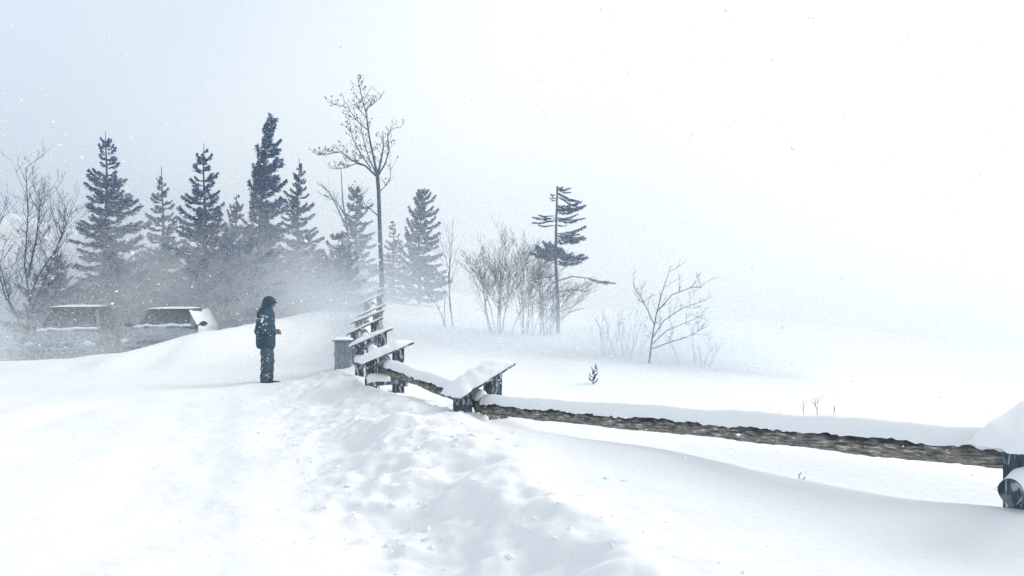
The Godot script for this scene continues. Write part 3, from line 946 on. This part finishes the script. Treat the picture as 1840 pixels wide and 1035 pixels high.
# ---------------------------------------------------------------- shrubs and saplings beyond the fence
func build_small() -> void:
	var g := "bare shrubs on the slope beyond the fence"
	shrub("bare_shrub", "densest bare shrub with upright stems, left of the lone pine", on(-0.45, 24.0), 3.0, 12, 0.42, 600, 0.018, 9, Vector3(0.02, 0.1, 0), 2, g)
	shrub("bare_shrub", "tangled bare shrub between the dense shrub and the lone pine", on(0.45, 24.5), 2.8, 10, 0.5, 601, 0.016, 9, Vector3(0.2, 0.05, 0), 2, g)
	shrub("bare_shrub", "bare shrub at the foot of the lone pine, leaning right", on(1.2, 25.0), 2.4, 10, 0.6, 602, 0.018, 9, Vector3(0.3, 0.05, 0), 2, g)
	shrub("bare_sapling", "thin forked sapling standing alone left of the shrubs", on(-1.95, 25.0), 3.6, 2, 0.12, 603, 0.02, 5, Vector3(-0.02, 0.15, 0), 2)
	shrub("bare_sapling", "short leaning sapling with a forked top, left of the thin sapling", on(-2.05, 24.5), 2.2, 2, 0.5, 604, 0.018, 4, Vector3(-0.25, 0.05, 0), 1)
	shrub("bare_shrub", "low row of thin upright shoots, right of the lone pine", on(2.85, 22.0), 1.45, 9, 0.7, 605, 0.011, 3, Vector3(0.1, 0.1, 0), 1, g)
	shrub("bare_shrub", "thin shoots between the low row and the leaning bare tree", on(3.5, 22.0), 1.6, 7, 0.5, 606, 0.011, 4, Vector3(0.15, 0.05, 0), 1, g)
	# small bare tree swept to the right
	rng.seed = 620
	var t := thing("bare_sapling", "small bare tree with branches swept to the right, rightmost on the slope", "bare tree", on(3.75, 20.5))
	var tw := Mb.new()
	for l in [[[0.0, -0.1, 0], [0.1, 0.7, 0], [0.2, 1.3, 0], [0.35, 1.9, 0], [0.62, 2.7, 0]], [[0.1, 0.7, 0], [0.4, 1.2, 0.1], [0.9, 1.55, 0.2], [1.5, 1.75, 0.2]], [[0.05, 0.5, 0], [0.5, 0.9, -0.1], [1.0, 1.1, -0.2], [1.6, 1.35, -0.2]], [[0.15, 1.1, 0], [-0.1, 1.6, 0.1], [-0.4, 2.1, 0.1]], [[0.2, 1.4, 0], [0.6, 1.9, 0.2], [1.1, 2.1, 0.2], [1.4, 2.1, 0.2]], [[0.05, 0.4, 0], [0.5, 0.6, 0.2], [1.0, 0.75, 0.2], [1.45, 1.0, 0.2]]]:
		var pts: Array = l.map(func(p): return Vector3(p[0], p[1], p[2]))
		part("limb", limb(pts, 0.028 if l[0][1] < 0 else 0.016, 0.006, 5).mesh(), M.bark, t)
		twigs_on(tw, pts, 9, 0.45, 0.007, 1, Vector3(0.35, 0.1, 0))
	part("twigs", tw.mesh(), M.bark, t, "stuff")
	shrub("bare_shrub", "faint low brush right of the swept bare tree", on(5.3, 21.0), 1.0, 8, 1.0, 607, 0.008, 3, Vector3(0.2, 0, 0), 1, g)
	shrub("dry_twigs", "few thin dry twigs poking out beyond the middle of the near rail", on(5.7, 14.0), 0.5, 4, 0.5, 608, 0.0028, 2, Vector3(0.1, 0.1, 0), 1)
	shrub("dry_twigs", "dry grass stems in the hollow under the near rail", on(2.35, 6.3), 0.16, 5, 0.8, 609, 0.0012, 2, Vector3(0.1, 0, 0), 1)
	# seedling
	rng.seed = 640
	var sd := thing("fir_seedling", "tiny fir seedling poking out of the snow behind the near rail", "seedling", on(1.75, 16.2, 0.06))
	part("trunk", limb([Vector3.ZERO, Vector3(0.03, 0.25, 0), Vector3(0.06, 0.48, 0)], 0.012, 0.004, 5).mesh(), M.bark, sd)
	for k in 12:
		var m := MeshInstance3D.new()
		m.name = "bough"
		m.mesh = boughs[k % boughs.size()]
		var f := k / 12.0
		m.transform = Transform3D(Basis(Vector3.UP, k * 2.4) * Basis(Vector3(0, 0, 1), 0.75) * Basis.from_scale(Vector3(0.14, 0.13, 0.13) * (1.1 - 0.5 * f)), Vector3(0.06 * f, 0.06 + 0.38 * f, 0))
		sd.add_child(m, true)
	# waste bin
	mat("bin_wood", 0.19, 0.24, 0.29, 0.9, 0.1)
	var bin := thing("waste_bin", "square wooden bin with a flat snow-edged lid beside the fence", "bin", on(-3.62, 16.0, 0.05), 0.15)
	bin.scale = Vector3.ONE * 0.88
	for k in 4:
		for m in 3:
			var pb := Mb.new()
			var at := Transform3D(Basis(Vector3.UP, k * PI / 2), Vector3.ZERO) * Transform3D(Basis(), Vector3((m - 1) * 0.125, 0.36, 0.18))
			pb.box(at, Vector3(0.115, 0.70, 0.022), 0.005)
			part("plank", pb.mesh(), M.bin_wood, bin)
	var lid := Mb.new()
	lid.box(Transform3D(Basis(), Vector3(0, 0.745, 0)), Vector3(0.48, 0.035, 0.46), 0.006)
	var lidp := part("lid", lid.mesh(), M.bin_wood, bin)
	var ls := Mb.new()
	snow_slab(ls, Transform3D(Basis(), Vector3(0, 0.765, 0)), 0.47, 0.45, 0.05, 77)
	part("snow", ls.mesh(), M.snow_plain, lidp)
	var band := Mb.new()
	band.box(Transform3D(Basis(), Vector3(0, 0.42, 0)), Vector3(0.42, 0.04, 0.42), 0.008)
	part("rim", band.mesh(), M.bin_wood, bin)
	# round sign up the road
	mat("sign_metal", 0.30, 0.34, 0.38, 0.5, 0.4)
	mat("sign_face", 0.62, 0.66, 0.70, 0.5, 0.4)
	var sg := thing("road_sign", "small round sign above a shield on a pole, faint beside the tall bare trunk", "sign", Vector3(-7.06, 1.25, -36.0))
	var pole := Mb.new()
	pole.tube([Vector3(0.04, -0.2, 0), Vector3(0.0, 1.3, 0)], [0.035, 0.035], 8)
	part("pole", pole.mesh(), M.sign_metal, sg)
	var disc := Mb.new()
	disc.tube([Vector3(0, 1.17, 0.04), Vector3(0, 1.17, 0.06)], [0.16, 0.16], 20)
	part("face", disc.mesh(), M.sign_face, sg)
	var rim := Mb.new()
	for k in 20:
		var a0 := TAU * k / 20.0
		var a1 := TAU * (k + 1) / 20.0
		rim.tube([Vector3(cos(a0) * 0.17, 1.17 + sin(a0) * 0.17, 0.06), Vector3(cos(a1) * 0.17, 1.17 + sin(a1) * 0.17, 0.06)], [0.028, 0.028], 5, false)
	part("rim", rim.mesh(), M.sign_metal, sg)
	var sh := Mb.new()
	for z in [0.04, 0.065]:
		var pts := []
		for q in [[-0.17, 0.92], [0.17, 0.92], [0.18, 0.66], [0.11, 0.46], [-0.11, 0.46], [-0.18, 0.66]]: pts.append(Vector3(q[0], q[1], z))
		sh.out(Vector3(0, 0.7, 0.052), pts)
	part("shield", sh.mesh(), M.sign_metal, sg)


# ---------------------------------------------------------------- cars
func car(label: String, at: Vector3, turn: float, high: float, paint: StandardMaterial3D, glass: StandardMaterial3D, estate: bool, plaster: float) -> void:
	var t := thing("parked_car", label, "car", at, turn, "cars parked in the blowing snow")
	# nose towards +z; stations: z, half width, bottom, shoulder height
	var st := [[2.10, 0.60, 0.34, 0.58], [2.04, 0.74, 0.24, 0.70], [1.85, 0.83, 0.20, 0.78], [1.3, 0.88, 0.19, 0.86], [0.75, 0.89, 0.18, 0.93], [0.0, 0.90, 0.18, 0.94], [-0.8, 0.90, 0.18, 0.95], [-1.5, 0.88, 0.20, 0.97], [-1.95, 0.82, 0.26, 0.95], [-2.08, 0.72, 0.36, 0.86]]
	var body := Mb.new()
	var sect := func(k: int, v: float) -> Vector3:
		var s: Array = st[k]
		var a := v * TAU
		var cx: float = signf(cos(a)) * pow(absf(cos(a)), 0.32)
		var cy: float = signf(sin(a)) * pow(absf(sin(a)), 0.42)
		var y := lerpf(s[2], s[3], cy * 0.5 + 0.5)
		return Vector3(cx * s[1] * (1.0 - 0.10 * maxf(0.0, cy)), y, s[0])
	body.grid(st.size() - 1, 28, func(u: float, v: float) -> Vector3: return sect.call(int(round(u * (st.size() - 1))), v), true)
	for e in [0, st.size() - 1]:
		var ring := []
		for m in 28: ring.append(sect.call(e, m / 28.0))
		var mid := Vector3(0, (st[e][2] + st[e][3]) * 0.5, st[e][0])
		for m in 28: body.out(Vector3(0, 0.6, 0), [mid, ring[m], ring[(m + 1) % 28]])
	part("body", body.mesh(), paint, t)
	# cabin: rings at the belt and at the roof
	var zr := -1.95 if estate else -1.35
	var belt := [[0.86, 0.98], [0.84, -1.98 if estate else -1.85]]
	var lo := [Vector3(-0.80, 0.90, 1.0), Vector3(0.80, 0.90, 1.0), Vector3(0.82, 0.93, -0.3), Vector3(0.78, 0.94, -2.0 if estate else -1.75), Vector3(-0.78, 0.94, -2.0 if estate else -1.75), Vector3(-0.82, 0.93, -0.3)]
	var hi := [Vector3(-0.60, high - 0.03, 0.28), Vector3(0.60, high - 0.03, 0.28), Vector3(0.62, high, -0.5), Vector3(0.57, high - 0.05, zr + 0.35), Vector3(-0.57, high - 0.05, zr + 0.35), Vector3(-0.62, high, -0.5)]
	var cabin := Mb.new()
	for k in 6: cabin.out(Vector3(0, 1.1, -0.4), [lo[k], lo[(k + 1) % 6], hi[(k + 1) % 6], hi[k]])
	part("pillars", cabin.mesh(), paint, t)
	var roof := Mb.new()
	roof.grid(10, 10, func(u: float, v: float) -> Vector3:
		var a := u * 2.0 - 1.0
		var z := lerpf(0.30, zr + 0.33, v)
		return Vector3(a * 0.63, high - 0.03 + 0.06 * (1.0 - a * a) * (1.0 - pow(v * 2.0 - 1.0, 4.0)), z))
	part("roof", roof.mesh(), paint, t)
	var pane := func(called: String, a: Vector3, b: Vector3, c: Vector3, d: Vector3, inset: float) -> MeshInstance3D:
		var m := Mb.new()
		var mid := (a + b + c + d) * 0.25
		var q := []
		for p in [a, b, c, d]: q.append(p.lerp(mid, inset))
		var nrm: Vector3 = (q[1] - q[0]).cross(q[3] - q[0]).normalized()
		if nrm.dot(mid - Vector3(0, 1.0, -0.4)) < 0: nrm = -nrm
		var q2 := []
		for p in q: q2.append(p + nrm * 0.012)
		m.out(mid - nrm, q2)
		for k in 4: m.out(mid, [q[k], q[(k + 1) % 4], q2[(k + 1) % 4], q2[k]])
		return part(called, m.mesh(), glass, t)
	pane.call("windscreen", lo[0], lo[1], hi[1], hi[0], 0.10)
	pane.call("rear_window", lo[3], lo[4], hi[4], hi[3], 0.12)
	for s in [[1, 2], [2, 3], [5, 0], [4, 5]]: pane.call("side_window", lo[s[0]], lo[s[1]], hi[s[1]], hi[s[0]], 0.13)
	for s in [-1.0, 1.0]:
		var l := Mb.new()
		l.blob(Vector3(0.62 * s, 0.60, 1.99), Vector3(0.17, 0.075, 0.09), rng, 0.02, 6, 12)
		part("headlight", l.mesh(), M.lamp_glass, t)
		var mi := Mb.new()
		mi.blob(Vector3(1.0 * s, 0.98, 0.66), Vector3(0.11, 0.075, 0.06), rng, 0.03, 6, 10)
		mi.tube([Vector3(0.82 * s, 0.93, 0.68), Vector3(0.95 * s, 0.96, 0.67)], [0.025, 0.02], 6)
		part("mirror", mi.mesh(), M.rubber, t)
		var rl := Mb.new()
		rl.blob(Vector3(0.64 * s, 0.78, -1.99), Vector3(0.13, 0.08, 0.08), rng, 0.02, 5, 10)
		part("tail_light", rl.mesh(), M.tail_glass, t)
		for z in [1.28, -1.32]:
			var ty := Mb.new()
			ty.tube([Vector3(0.72 * s, 0.31, z), Vector3(0.74 * s, 0.31, z), Vector3(0.89 * s, 0.31, z), Vector3(0.905 * s, 0.31, z)], [0.28, 0.31, 0.31, 0.28], 22)
			var wheel := part("wheel", ty.mesh(), M.rubber, t)
			var ri := Mb.new()
			ri.tube([Vector3(0.90 * s, 0.31, z), Vector3(0.912 * s, 0.31, z)], [0.20, 0.19], 16)
			part("rim", ri.mesh(), M.sign_metal2, wheel)
	var gr := Mb.new()
	gr.box(Transform3D(Basis(), Vector3(0, 0.56, 2.09)), Vector3(0.74, 0.10, 0.05), 0.02)
	part("grille", gr.mesh(), M.rubber, t)
	var bp := Mb.new()
	bp.box(Transform3D(Basis(), Vector3(0, 0.38, 2.08)), Vector3(1.36, 0.17, 0.12), 0.05)
	part("bumper", bp.mesh(), M.rubber, t)
	var wp := Mb.new()
	wp.tube([Vector3(-0.5, 0.935, 1.0), Vector3(0.1, 0.98, 0.93)], [0.012, 0.01], 5)
	wp.tube([Vector3(0.05, 0.935, 1.0), Vector3(0.6, 0.98, 0.92)], [0.012, 0.01], 5)
	part("wipers", wp.mesh(), M.rubber, t)
	# snow: on the roof, on the bonnet's rear edge, on the side that faces the wind
	var sn := Mb.new()
	snow_slab(sn, Transform3D(Basis(), Vector3(0, high - 0.0, zr * 0.5 + 0.32)), 1.22, absf(zr) + 0.0, 0.04, 400 + int(high * 100), 0.4)
	part("roof_snow", sn.mesh(), M.snow_plain, t)
	var ws := Mb.new()
	rng.seed = 430
	for k in 7: ws.blob(Vector3(-0.62 + k * 0.2, 0.93 + rng.randf_range(-0.01, 0.03), 1.0), Vector3(0.16, 0.03 + 0.03 * rng.randf(), 0.06), rng, 0.2, 4, 7)
	part("wiper_snow", ws.mesh(), M.snow_plain, t)
	if plaster > 0.5:
		var ps := Mb.new()
		ps.grid(24, 14, func(u: float, v: float) -> Vector3:
			var z := lerpf(-1.85, 0.62, u)
			var y := lerpf(0.42, high - 0.04, v)
			var x := 0.885 if y < 0.9 else lerpf(0.86, 0.62, (y - 0.9) / (high - 0.9))
			var edge := sqrt(clampf(minf(minf(u, 1.0 - u) * 8.0, minf(v, 1.0 - v) * 6.0), 0.0, 1.0))
			return Vector3(x - 0.04 + edge * (0.08 + 0.05 * lump.get_noise_2d(z * 3.0, y * 3.0)), y, z))
		part("side_snow", ps.mesh(), M.snow_plain, t)

func build_cars() -> void:
	mat("rubber", 0.02, 0.03, 0.04, 0.8, 0.2)
	mat("lamp_glass", 0.5, 0.55, 0.6, 0.15, 0.6)
	mat("tail_glass", 0.25, 0.03, 0.03, 0.3, 0.5)
	mat("sign_metal2", 0.3, 0.33, 0.36, 0.4, 0.5)
	var p1 := mat("dark_paint", 0.12, 0.17, 0.22, 0.35, 0.5)
	var p2 := mat("grey_paint", 0.13, 0.175, 0.225, 0.35, 0.5)
	var gl := mat("car_glass", 0.012, 0.025, 0.045, 0.3, 0.4)
	car("taller hazy car facing the viewer with snow along its roof, nearer the left edge", Vector3(-12.6, -0.38, -21.6), 0.32, 1.54, p1, gl, true, 0.25)
	car("lower hazy car with its right-hand flank plastered white, left of the person", Vector3(-9.95, -0.30, -21.9), 0.17, 1.40, p2, gl, false, 1.0)


# ---------------------------------------------------------------- person
func build_person() -> void:
	mat("jacket", 0.03, 0.06, 0.10, 0.85, 0.2)
	mat("trousers", 0.06, 0.09, 0.12, 0.9, 0.15)
	mat("skin", 0.17, 0.14, 0.135, 0.6, 0.3)
	mat("boots", 0.03, 0.04, 0.055, 0.8, 0.2)
	mat("device", 0.015, 0.02, 0.03, 0.4, 0.4)
	var foot: Vector3 = on(-4.86, 14.8, 0.07)
	var t := thing("person", "person in a dark hooded parka standing in profile on the snowy road, looking down", "person", foot, 0.12)
	# the body: head, neck, torso, legs and arms in one surface, hands of their own finer grid
	var b := Mb.new()
	nets(b, [
		[Vector3(0.03, 1.645, 0), Vector3(0.055, 1.60, 0), 0.092, 0.075], [Vector3(0.0, 1.55, 0), Vector3(-0.02, 1.44, 0), 0.055, 0.065],
		[Vector3(-0.02, 1.40, 0), Vector3(-0.01, 1.0, 0), 0.12, 0.11], [Vector3(-0.02, 1.40, -0.15), Vector3(-0.02, 1.40, 0.15), 0.06, 0.06],
		[Vector3(-0.03, 1.38, 0.19), Vector3(-0.09, 1.11, 0.23), 0.05, 0.042], [Vector3(-0.09, 1.11, 0.23), Vector3(0.13, 1.065, 0.10), 0.042, 0.03],
		[Vector3(-0.03, 1.38, -0.19), Vector3(-0.09, 1.11, -0.23), 0.05, 0.042], [Vector3(-0.09, 1.11, -0.23), Vector3(0.13, 1.065, -0.08), 0.042, 0.03],
		[Vector3(-0.01, 0.95, 0.08), Vector3(0.0, 0.5, 0.09), 0.085, 0.055], [Vector3(0.0, 0.5, 0.09), Vector3(-0.02, 0.1, 0.1), 0.055, 0.04],
		[Vector3(-0.01, 0.95, -0.08), Vector3(0.02, 0.5, -0.1), 0.085, 0.055], [Vector3(0.02, 0.5, -0.1), Vector3(0.01, 0.1, -0.11), 0.055, 0.04]], 0.02, 0.04)
	# face: nose, brow, lips, chin, ears
	nets(b, [[Vector3(0.10, 1.63, 0), Vector3(0.155, 1.598, 0), 0.022, 0.016], [Vector3(0.085, 1.565, -0.02), Vector3(0.085, 1.565, 0.02), 0.045, 0.045], [Vector3(0.118, 1.56, -0.018), Vector3(0.118, 1.56, 0.018), 0.010, 0.010], [Vector3(0.10, 1.65, -0.04), Vector3(0.10, 1.65, 0.04), 0.022, 0.022], [Vector3(0.02, 1.62, 0.09), Vector3(0.02, 1.60, 0.095), 0.018, 0.012], [Vector3(0.02, 1.62, -0.09), Vector3(0.02, 1.60, -0.095), 0.018, 0.012]], 0.008, 0.02)
	for s in [1.0, -1.0]:
		# hand: palm, four fingers curled round the device, thumb from the side
		var hand := [[Vector3(0.14, 1.065, 0.085 * s), Vector3(0.20, 1.065, 0.05 * s), 0.03, 0.033]]
		for k in 4:
			var y := 1.095 - k * 0.02
			var l: float = [0.95, 1.05, 1.0, 0.8][k]
			var p0: Vector3 = Vector3(0.205, y, 0.056 * s)
			var p1: Vector3 = p0 + Vector3(0.036 * l, 0, -0.006 * s)
			var p2: Vector3 = p1 + Vector3(0.014 * l, -0.002, -0.024 * s * l)
			var p3: Vector3 = p2 + Vector3(-0.008, -0.002, -0.016 * s * l)
			hand.append([p0, p1, 0.0105, 0.0098])
			hand.append([p1, p2, 0.0098, 0.0088])
			hand.append([p2, p3, 0.0088, 0.008])
		hand.append([Vector3(0.165, 1.085, 0.06 * s), Vector3(0.19, 1.112, 0.04 * s), 0.014, 0.011])
		hand.append([Vector3(0.19, 1.112, 0.04 * s), Vector3(0.222, 1.118, 0.03 * s), 0.011, 0.009])
		nets(b, hand, 0.006, 0.008)
	part("body", b.mesh(), M.skin, t)
	# eyes
	for s in [1.0, -1.0]:
		var e := Mb.new()
		e.blob(Vector3(0.112, 1.628, 0.034 * s), Vector3(0.012, 0.008, 0.013), rng, 0.0, 6, 8)
		part("eye", e.mesh(), M.boots, t)
	var j := Mb.new()
	var flat := Vector3(1.0, 1.0, 0.85)
	nets(j, [
		[Vector3(-0.02, 1.40, 0), Vector3(-0.03, 1.15, 0), 0.170, 0.178, flat], [Vector3(-0.03, 1.15, 0), Vector3(-0.02, 0.84, 0), 0.178, 0.185, flat], [Vector3(-0.02, 1.41, -0.15), Vector3(-0.02, 1.41, 0.15), 0.085, 0.085],
		[Vector3(-0.03, 1.38, 0.20), Vector3(-0.10, 1.10, 0.25), 0.085, 0.075], [Vector3(-0.10, 1.10, 0.25), Vector3(0.13, 1.065, 0.10), 0.072, 0.05],
		[Vector3(-0.03, 1.38, -0.20), Vector3(-0.10, 1.10, -0.25), 0.085, 0.075], [Vector3(-0.10, 1.10, -0.25), Vector3(0.13, 1.065, -0.08), 0.072, 0.05],
		[Vector3(-0.01, 1.50, 0), Vector3(0.01, 1.54, 0), 0.10, 0.095]], 0.02, 0.05,
		func(p: Vector3, f: float) -> float: return maxf(f, 0.745 - p.y + 0.02 * sin(p.z * 14.0)) + 0.012 * lump.get_noise_3d(p.x * 14.0, p.y * 22.0, p.z * 14.0))
	part("jacket", j.mesh(), M.jacket, t)
	var hd := Mb.new()
	nets(hd, [[Vector3(0.03, 1.65, 0), Vector3(0.015, 1.61, 0), 0.118, 0.112], [Vector3(0.0, 1.57, 0), Vector3(-0.03, 1.49, 0), 0.092, 0.085], [Vector3(0.07, 1.665, 0), Vector3(0.04, 1.675, 0), 0.106, 0.11]], 0.016, 0.03,
		func(p: Vector3, f: float) -> float: return maxf(f, 0.10 - (p - Vector3(0.165, 1.575, 0)).length()))
	part("hood", hd.mesh(), M.jacket, t)
	var pk := Mb.new()
	pk.grid(8, 8, func(u: float, v: float) -> Vector3:
		var a := v * 2.0 - 1.0
		return Vector3(0.10 + u * 0.10 * (1.0 - 0.35 * a * a), 1.695 - 0.03 * u - 0.02 * a * a, a * 0.075))
	pk.grid(8, 8, func(u: float, v: float) -> Vector3:
		var a := v * 2.0 - 1.0
		return Vector3(0.10 + u * 0.10 * (1.0 - 0.35 * a * a), 1.683 - 0.03 * u - 0.02 * a * a, a * 0.075))
	part("cap_peak", pk.mesh(), M.boots, t)
	var tr := Mb.new()
	nets(tr, [[Vector3(-0.01, 0.92, 0.075), Vector3(0.0, 0.5, 0.09), 0.115, 0.092], [Vector3(0.0, 0.5, 0.09), Vector3(-0.03, 0.12, 0.10), 0.092, 0.082], [Vector3(-0.01, 0.92, -0.075), Vector3(0.03, 0.5, -0.10), 0.115, 0.092], [Vector3(0.03, 0.5, -0.10), Vector3(0.02, 0.12, -0.11), 0.092, 0.082]], 0.02, 0.025,
		func(p: Vector3, f: float) -> float: return maxf(f + 0.006 * sin(p.y * 42.0 + p.z * 20.0), 0.08 - p.y))
	part("trousers", tr.mesh(), M.trousers, t)
	for s in [1.0, -1.0]:
		var bo := Mb.new()
		var o := Vector3(-0.03 if s > 0 else 0.02, 0, 0.10 * s if s > 0 else -0.11)
		nets(bo, [[o + Vector3(0, 0.12, 0), o + Vector3(-0.01, 0.05, 0), 0.06, 0.055], [o + Vector3(0.0, 0.045, 0), o + Vector3(0.19, 0.04, 0.01 * s), 0.052, 0.042]], 0.014, 0.04)
		part("boot", bo.mesh(), M.boots, t)
	# snow stuck to the sleeve, the chest and the boots
	rng.seed = 700
	var sp := Mb.new()
	for k in 44:
		var y := rng.randf_range(0.78, 1.42)
		sp.blob(Vector3(rng.randf_range(-0.15, 0.10), y, 0.165 + rng.randf_range(-0.01, 0.02) + (0.115 if absf(y - 1.22) < 0.2 else 0.0)), Vector3(0.012, 0.014, 0.012) * rng.randf_range(0.5, 1.3), rng, 0.3, 3, 5)
	for k in 5: sp.blob(Vector3(-0.07 + k * 0.012, 1.22 + 0.03 * k, 0.285 + 0.004 * k), Vector3(0.022, 0.026, 0.014), rng, 0.3, 4, 6)
	for k in 14: sp.blob(Vector3(rng.randf_range(-0.09, 0.08), rng.randf_range(0.1, 0.7), 0.175), Vector3(0.012, 0.014, 0.012) * rng.randf_range(0.5, 1.3), rng, 0.3, 3, 5)
	part("snow_specks", sp.mesh(), M.snow_plain, t, "stuff")
	# what the hands hold
	var dv := Mb.new()
	dv.box(Transform3D(Basis(Vector3(0, 0, 1), 0.5), Vector3.ZERO), Vector3(0.02, 0.12, 0.075), 0.006)
	var dev := part("phone", dv.mesh(), M.device, self)
	dev.position = t.transform * Vector3(0.243, 1.075, 0.0)
	dev.rotation.y = 0.12
	tag(dev, "small dark phone-like object held in both hands of the person", "phone")


# ---------------------------------------------------------------- chunks of snow, flakes and drifting snow
func build_air() -> void:
	rng.seed = 800
	var kinds := []
	for k in 3:
		var c := Mb.new()
		c.blob(Vector3.ZERO, Vector3(0.5, 0.28, 0.44), rng, 0.30, 4, 6)
		var facets := Mb.new()
		for m in c.i.size() / 3: facets.tri(c.v[c.i[m * 3]], c.v[c.i[m * 3 + 1]], c.v[c.i[m * 3 + 2]])
		kinds.append(facets.mesh())
	for k in 3:
		var mm := MultiMesh.new()
		mm.transform_format = MultiMesh.TRANSFORM_3D
		mm.mesh = kinds[k]
		mm.instance_count = 480
		for m in 480:
			var d := pow(rng.randf(), 0.8) * 10.5 + 3.6
			var off := rng.randfn(-0.15, 0.55 + 0.02 * d)
			if m % 4 == 0: off = rng.randf_range(-5.0, -0.5)
			var x := along(d, BANK_D, BANK_X) + off
			var s := 0.014 + 0.08 * pow(rng.randf(), 6.0)
			if m % 4 == 0: s *= 0.6
			mm.set_instance_transform(m, Transform3D(Basis.from_euler(Vector3(rng.randf(), rng.randf() * TAU, rng.randf())).scaled(Vector3.ONE * s), Vector3(x, ground(x, d) - s * 0.10, -d)))
		var o := MultiMeshInstance3D.new()
		o.name = numbered("snow_chunks")
		o.multimesh = mm
		o.material_override = M.snow_plain
		add_child(o)
		tag(o, ["crumbs of ploughed snow strewn over the bank", "broken lumps of snow along the ploughed ridge", "small clods of snow scattered on bank and road"][k], "snow", "", "stuff")
	var fl := Mb.new()
	fl.blob(Vector3.ZERO, Vector3(0.5, 0.42, 0.45), rng, 0.25, 3, 5)
	mat("flake", 0.85, 0.87, 0.9, 0.9, 0.1)
	var mm := MultiMesh.new()
	mm.transform_format = MultiMesh.TRANSFORM_3D
	mm.mesh = fl.mesh()
	mm.instance_count = 19000
	for m in 19000:
		var p := Vector3(rng.randf_range(-11, 10), rng.randf_range(-0.1, 7.0), -rng.randf_range(2.6, 15.0))
		var s := 0.005 + 0.011 * pow(rng.randf(), 2.5)
		p.y += ground(p.x, -p.z) * 0.5
		mm.set_instance_transform(m, Transform3D(Basis.from_euler(Vector3(rng.randf() * TAU, rng.randf() * TAU, 0.5)).scaled_local(Vector3(1.5, 1, 1) * s), p))
	var o := MultiMeshInstance3D.new()
	o.name = "falling_snow"
	o.multimesh = mm
	o.material_override = M.flake
	add_child(o)
	tag(o, "snowflakes driven through the air", "snowfall", "", "stuff")
	# banks of blowing snow: thousands of fine translucent flakes in each puff, puffs strewn over the bank, thickest at the ground
	var fine := StandardMaterial3D.new()
	fine.albedo_color = lin(0.90, 0.955, 1.0, 0.285)
	fine.transparency = BaseMaterial3D.TRANSPARENCY_ALPHA
	fine.roughness = 1.0
	fine.specular_mode = BaseMaterial3D.SPECULAR_DISABLED
	# x from, to, distance from, to, foot, height, puffs along, across, flakes in each, puff width, flake size
	var banks := [
		[-18.5, -8.0, 18.2, 20.3, -0.5, 1.0, 10, 1, 76000, 0.9, 0.009], [-24.0, -4.8, 24.4, 25.4, -0.4, 2.0, 14, 1, 300000, 1.1, 0.0125], [-11.5, -5.5, 25.0, 28.5, 0.0, 2.2, 5, 1, 170000, 1.0, 0.0105],
		[-9.5, -2.5, 29.5, 35.0, 0.5, 2.8, 5, 1, 110000, 1.3, 0.0135], [-4.0, 8.5, 20.5, 23.3, -0.6, 1.0, 10, 1, 150000, 1.1, 0.010], [-5.0, -2.4, 15.0, 24.0, -0.1, 0.7, 2, 5, 16000, 0.6, 0.008],
		[-3.8, 6.5, 19.5, 21.5, -0.6, 3.2, 7, 1, 84000, 1.3, 0.009], [-25.0, -6.0, 22.4, 24.0, -0.3, 3.0, 12, 1, 50000, 1.4, 0.0095],
		[1.0, 34.0, 26.0, 33.0, -2.2, 2.6, 10, 1, 70000, 2.0, 0.0145]]
	for k in banks.size():
		var q: Array = banks[k]
		var b := Mb.new()
		for m in int(q[8]):
			var p := Vector3(rng.randfn() * q[9], absf(rng.randfn()) * q[5], rng.randfn() * q[9])
			var u := Vector3(rng.randf_range(-1, 1), rng.randf_range(-1, 1), rng.randf_range(-1, 1)).normalized()
			var w := u.cross(Vector3(rng.randf_range(-1, 1), rng.randf_range(-1, 1), rng.randf_range(-1, 1))).normalized()
			var l: float = q[10] * rng.randf_range(0.7, 1.35)
			b.tri(p + u * l, p - u * l * 0.5 + w * l * 0.87, p - u * l * 0.5 - w * l * 0.87)
		var bm := MultiMesh.new()
		bm.transform_format = MultiMesh.TRANSFORM_3D
		bm.mesh = b.mesh()
		bm.instance_count = q[6] * q[7]
		for m in int(q[6] * q[7]):
			var fx: float = (m % int(q[6]) + 0.5 + rng.randf_range(-0.3, 0.3)) / q[6]
			var fz: float = (m / int(q[6]) + 0.5 + rng.randf_range(-0.4, 0.4)) / q[7]
			var tall := rng.randf_range(0.7, 1.2) * (0.55 + 0.45 * smoothstep(0.0, 0.25, minf(fx, 1.0 - fx)))
			bm.set_instance_transform(m, Transform3D(Basis(Vector3.UP, PI * (rng.randi() % 2) + rng.randf_range(-0.2, 0.2)) * Basis.from_scale(Vector3(1, tall, 1)), Vector3(lerpf(q[0], q[1], fx), q[4], -lerpf(q[2], q[3], fz))))
		var d := MultiMeshInstance3D.new()
		d.name = numbered("blowing_snow")
		d.multimesh = bm
		d.material_override = fine
		add_child(d)
		tag(d, ["veil of blowing snow before the parked cars", "low bank of blowing snow between the cars and the firs", "blowing snow among the middle firs", "white drift around the foot of the tall bare tree", "low drift over the shrubs beyond the fence", "thin drift along the climbing fence", "airborne snow before the shrubs and the lone pine", "airborne snow before the firs on the left", "wide drift hiding the far edge of the slope on the right"][k], "blowing snow", "", "stuff")
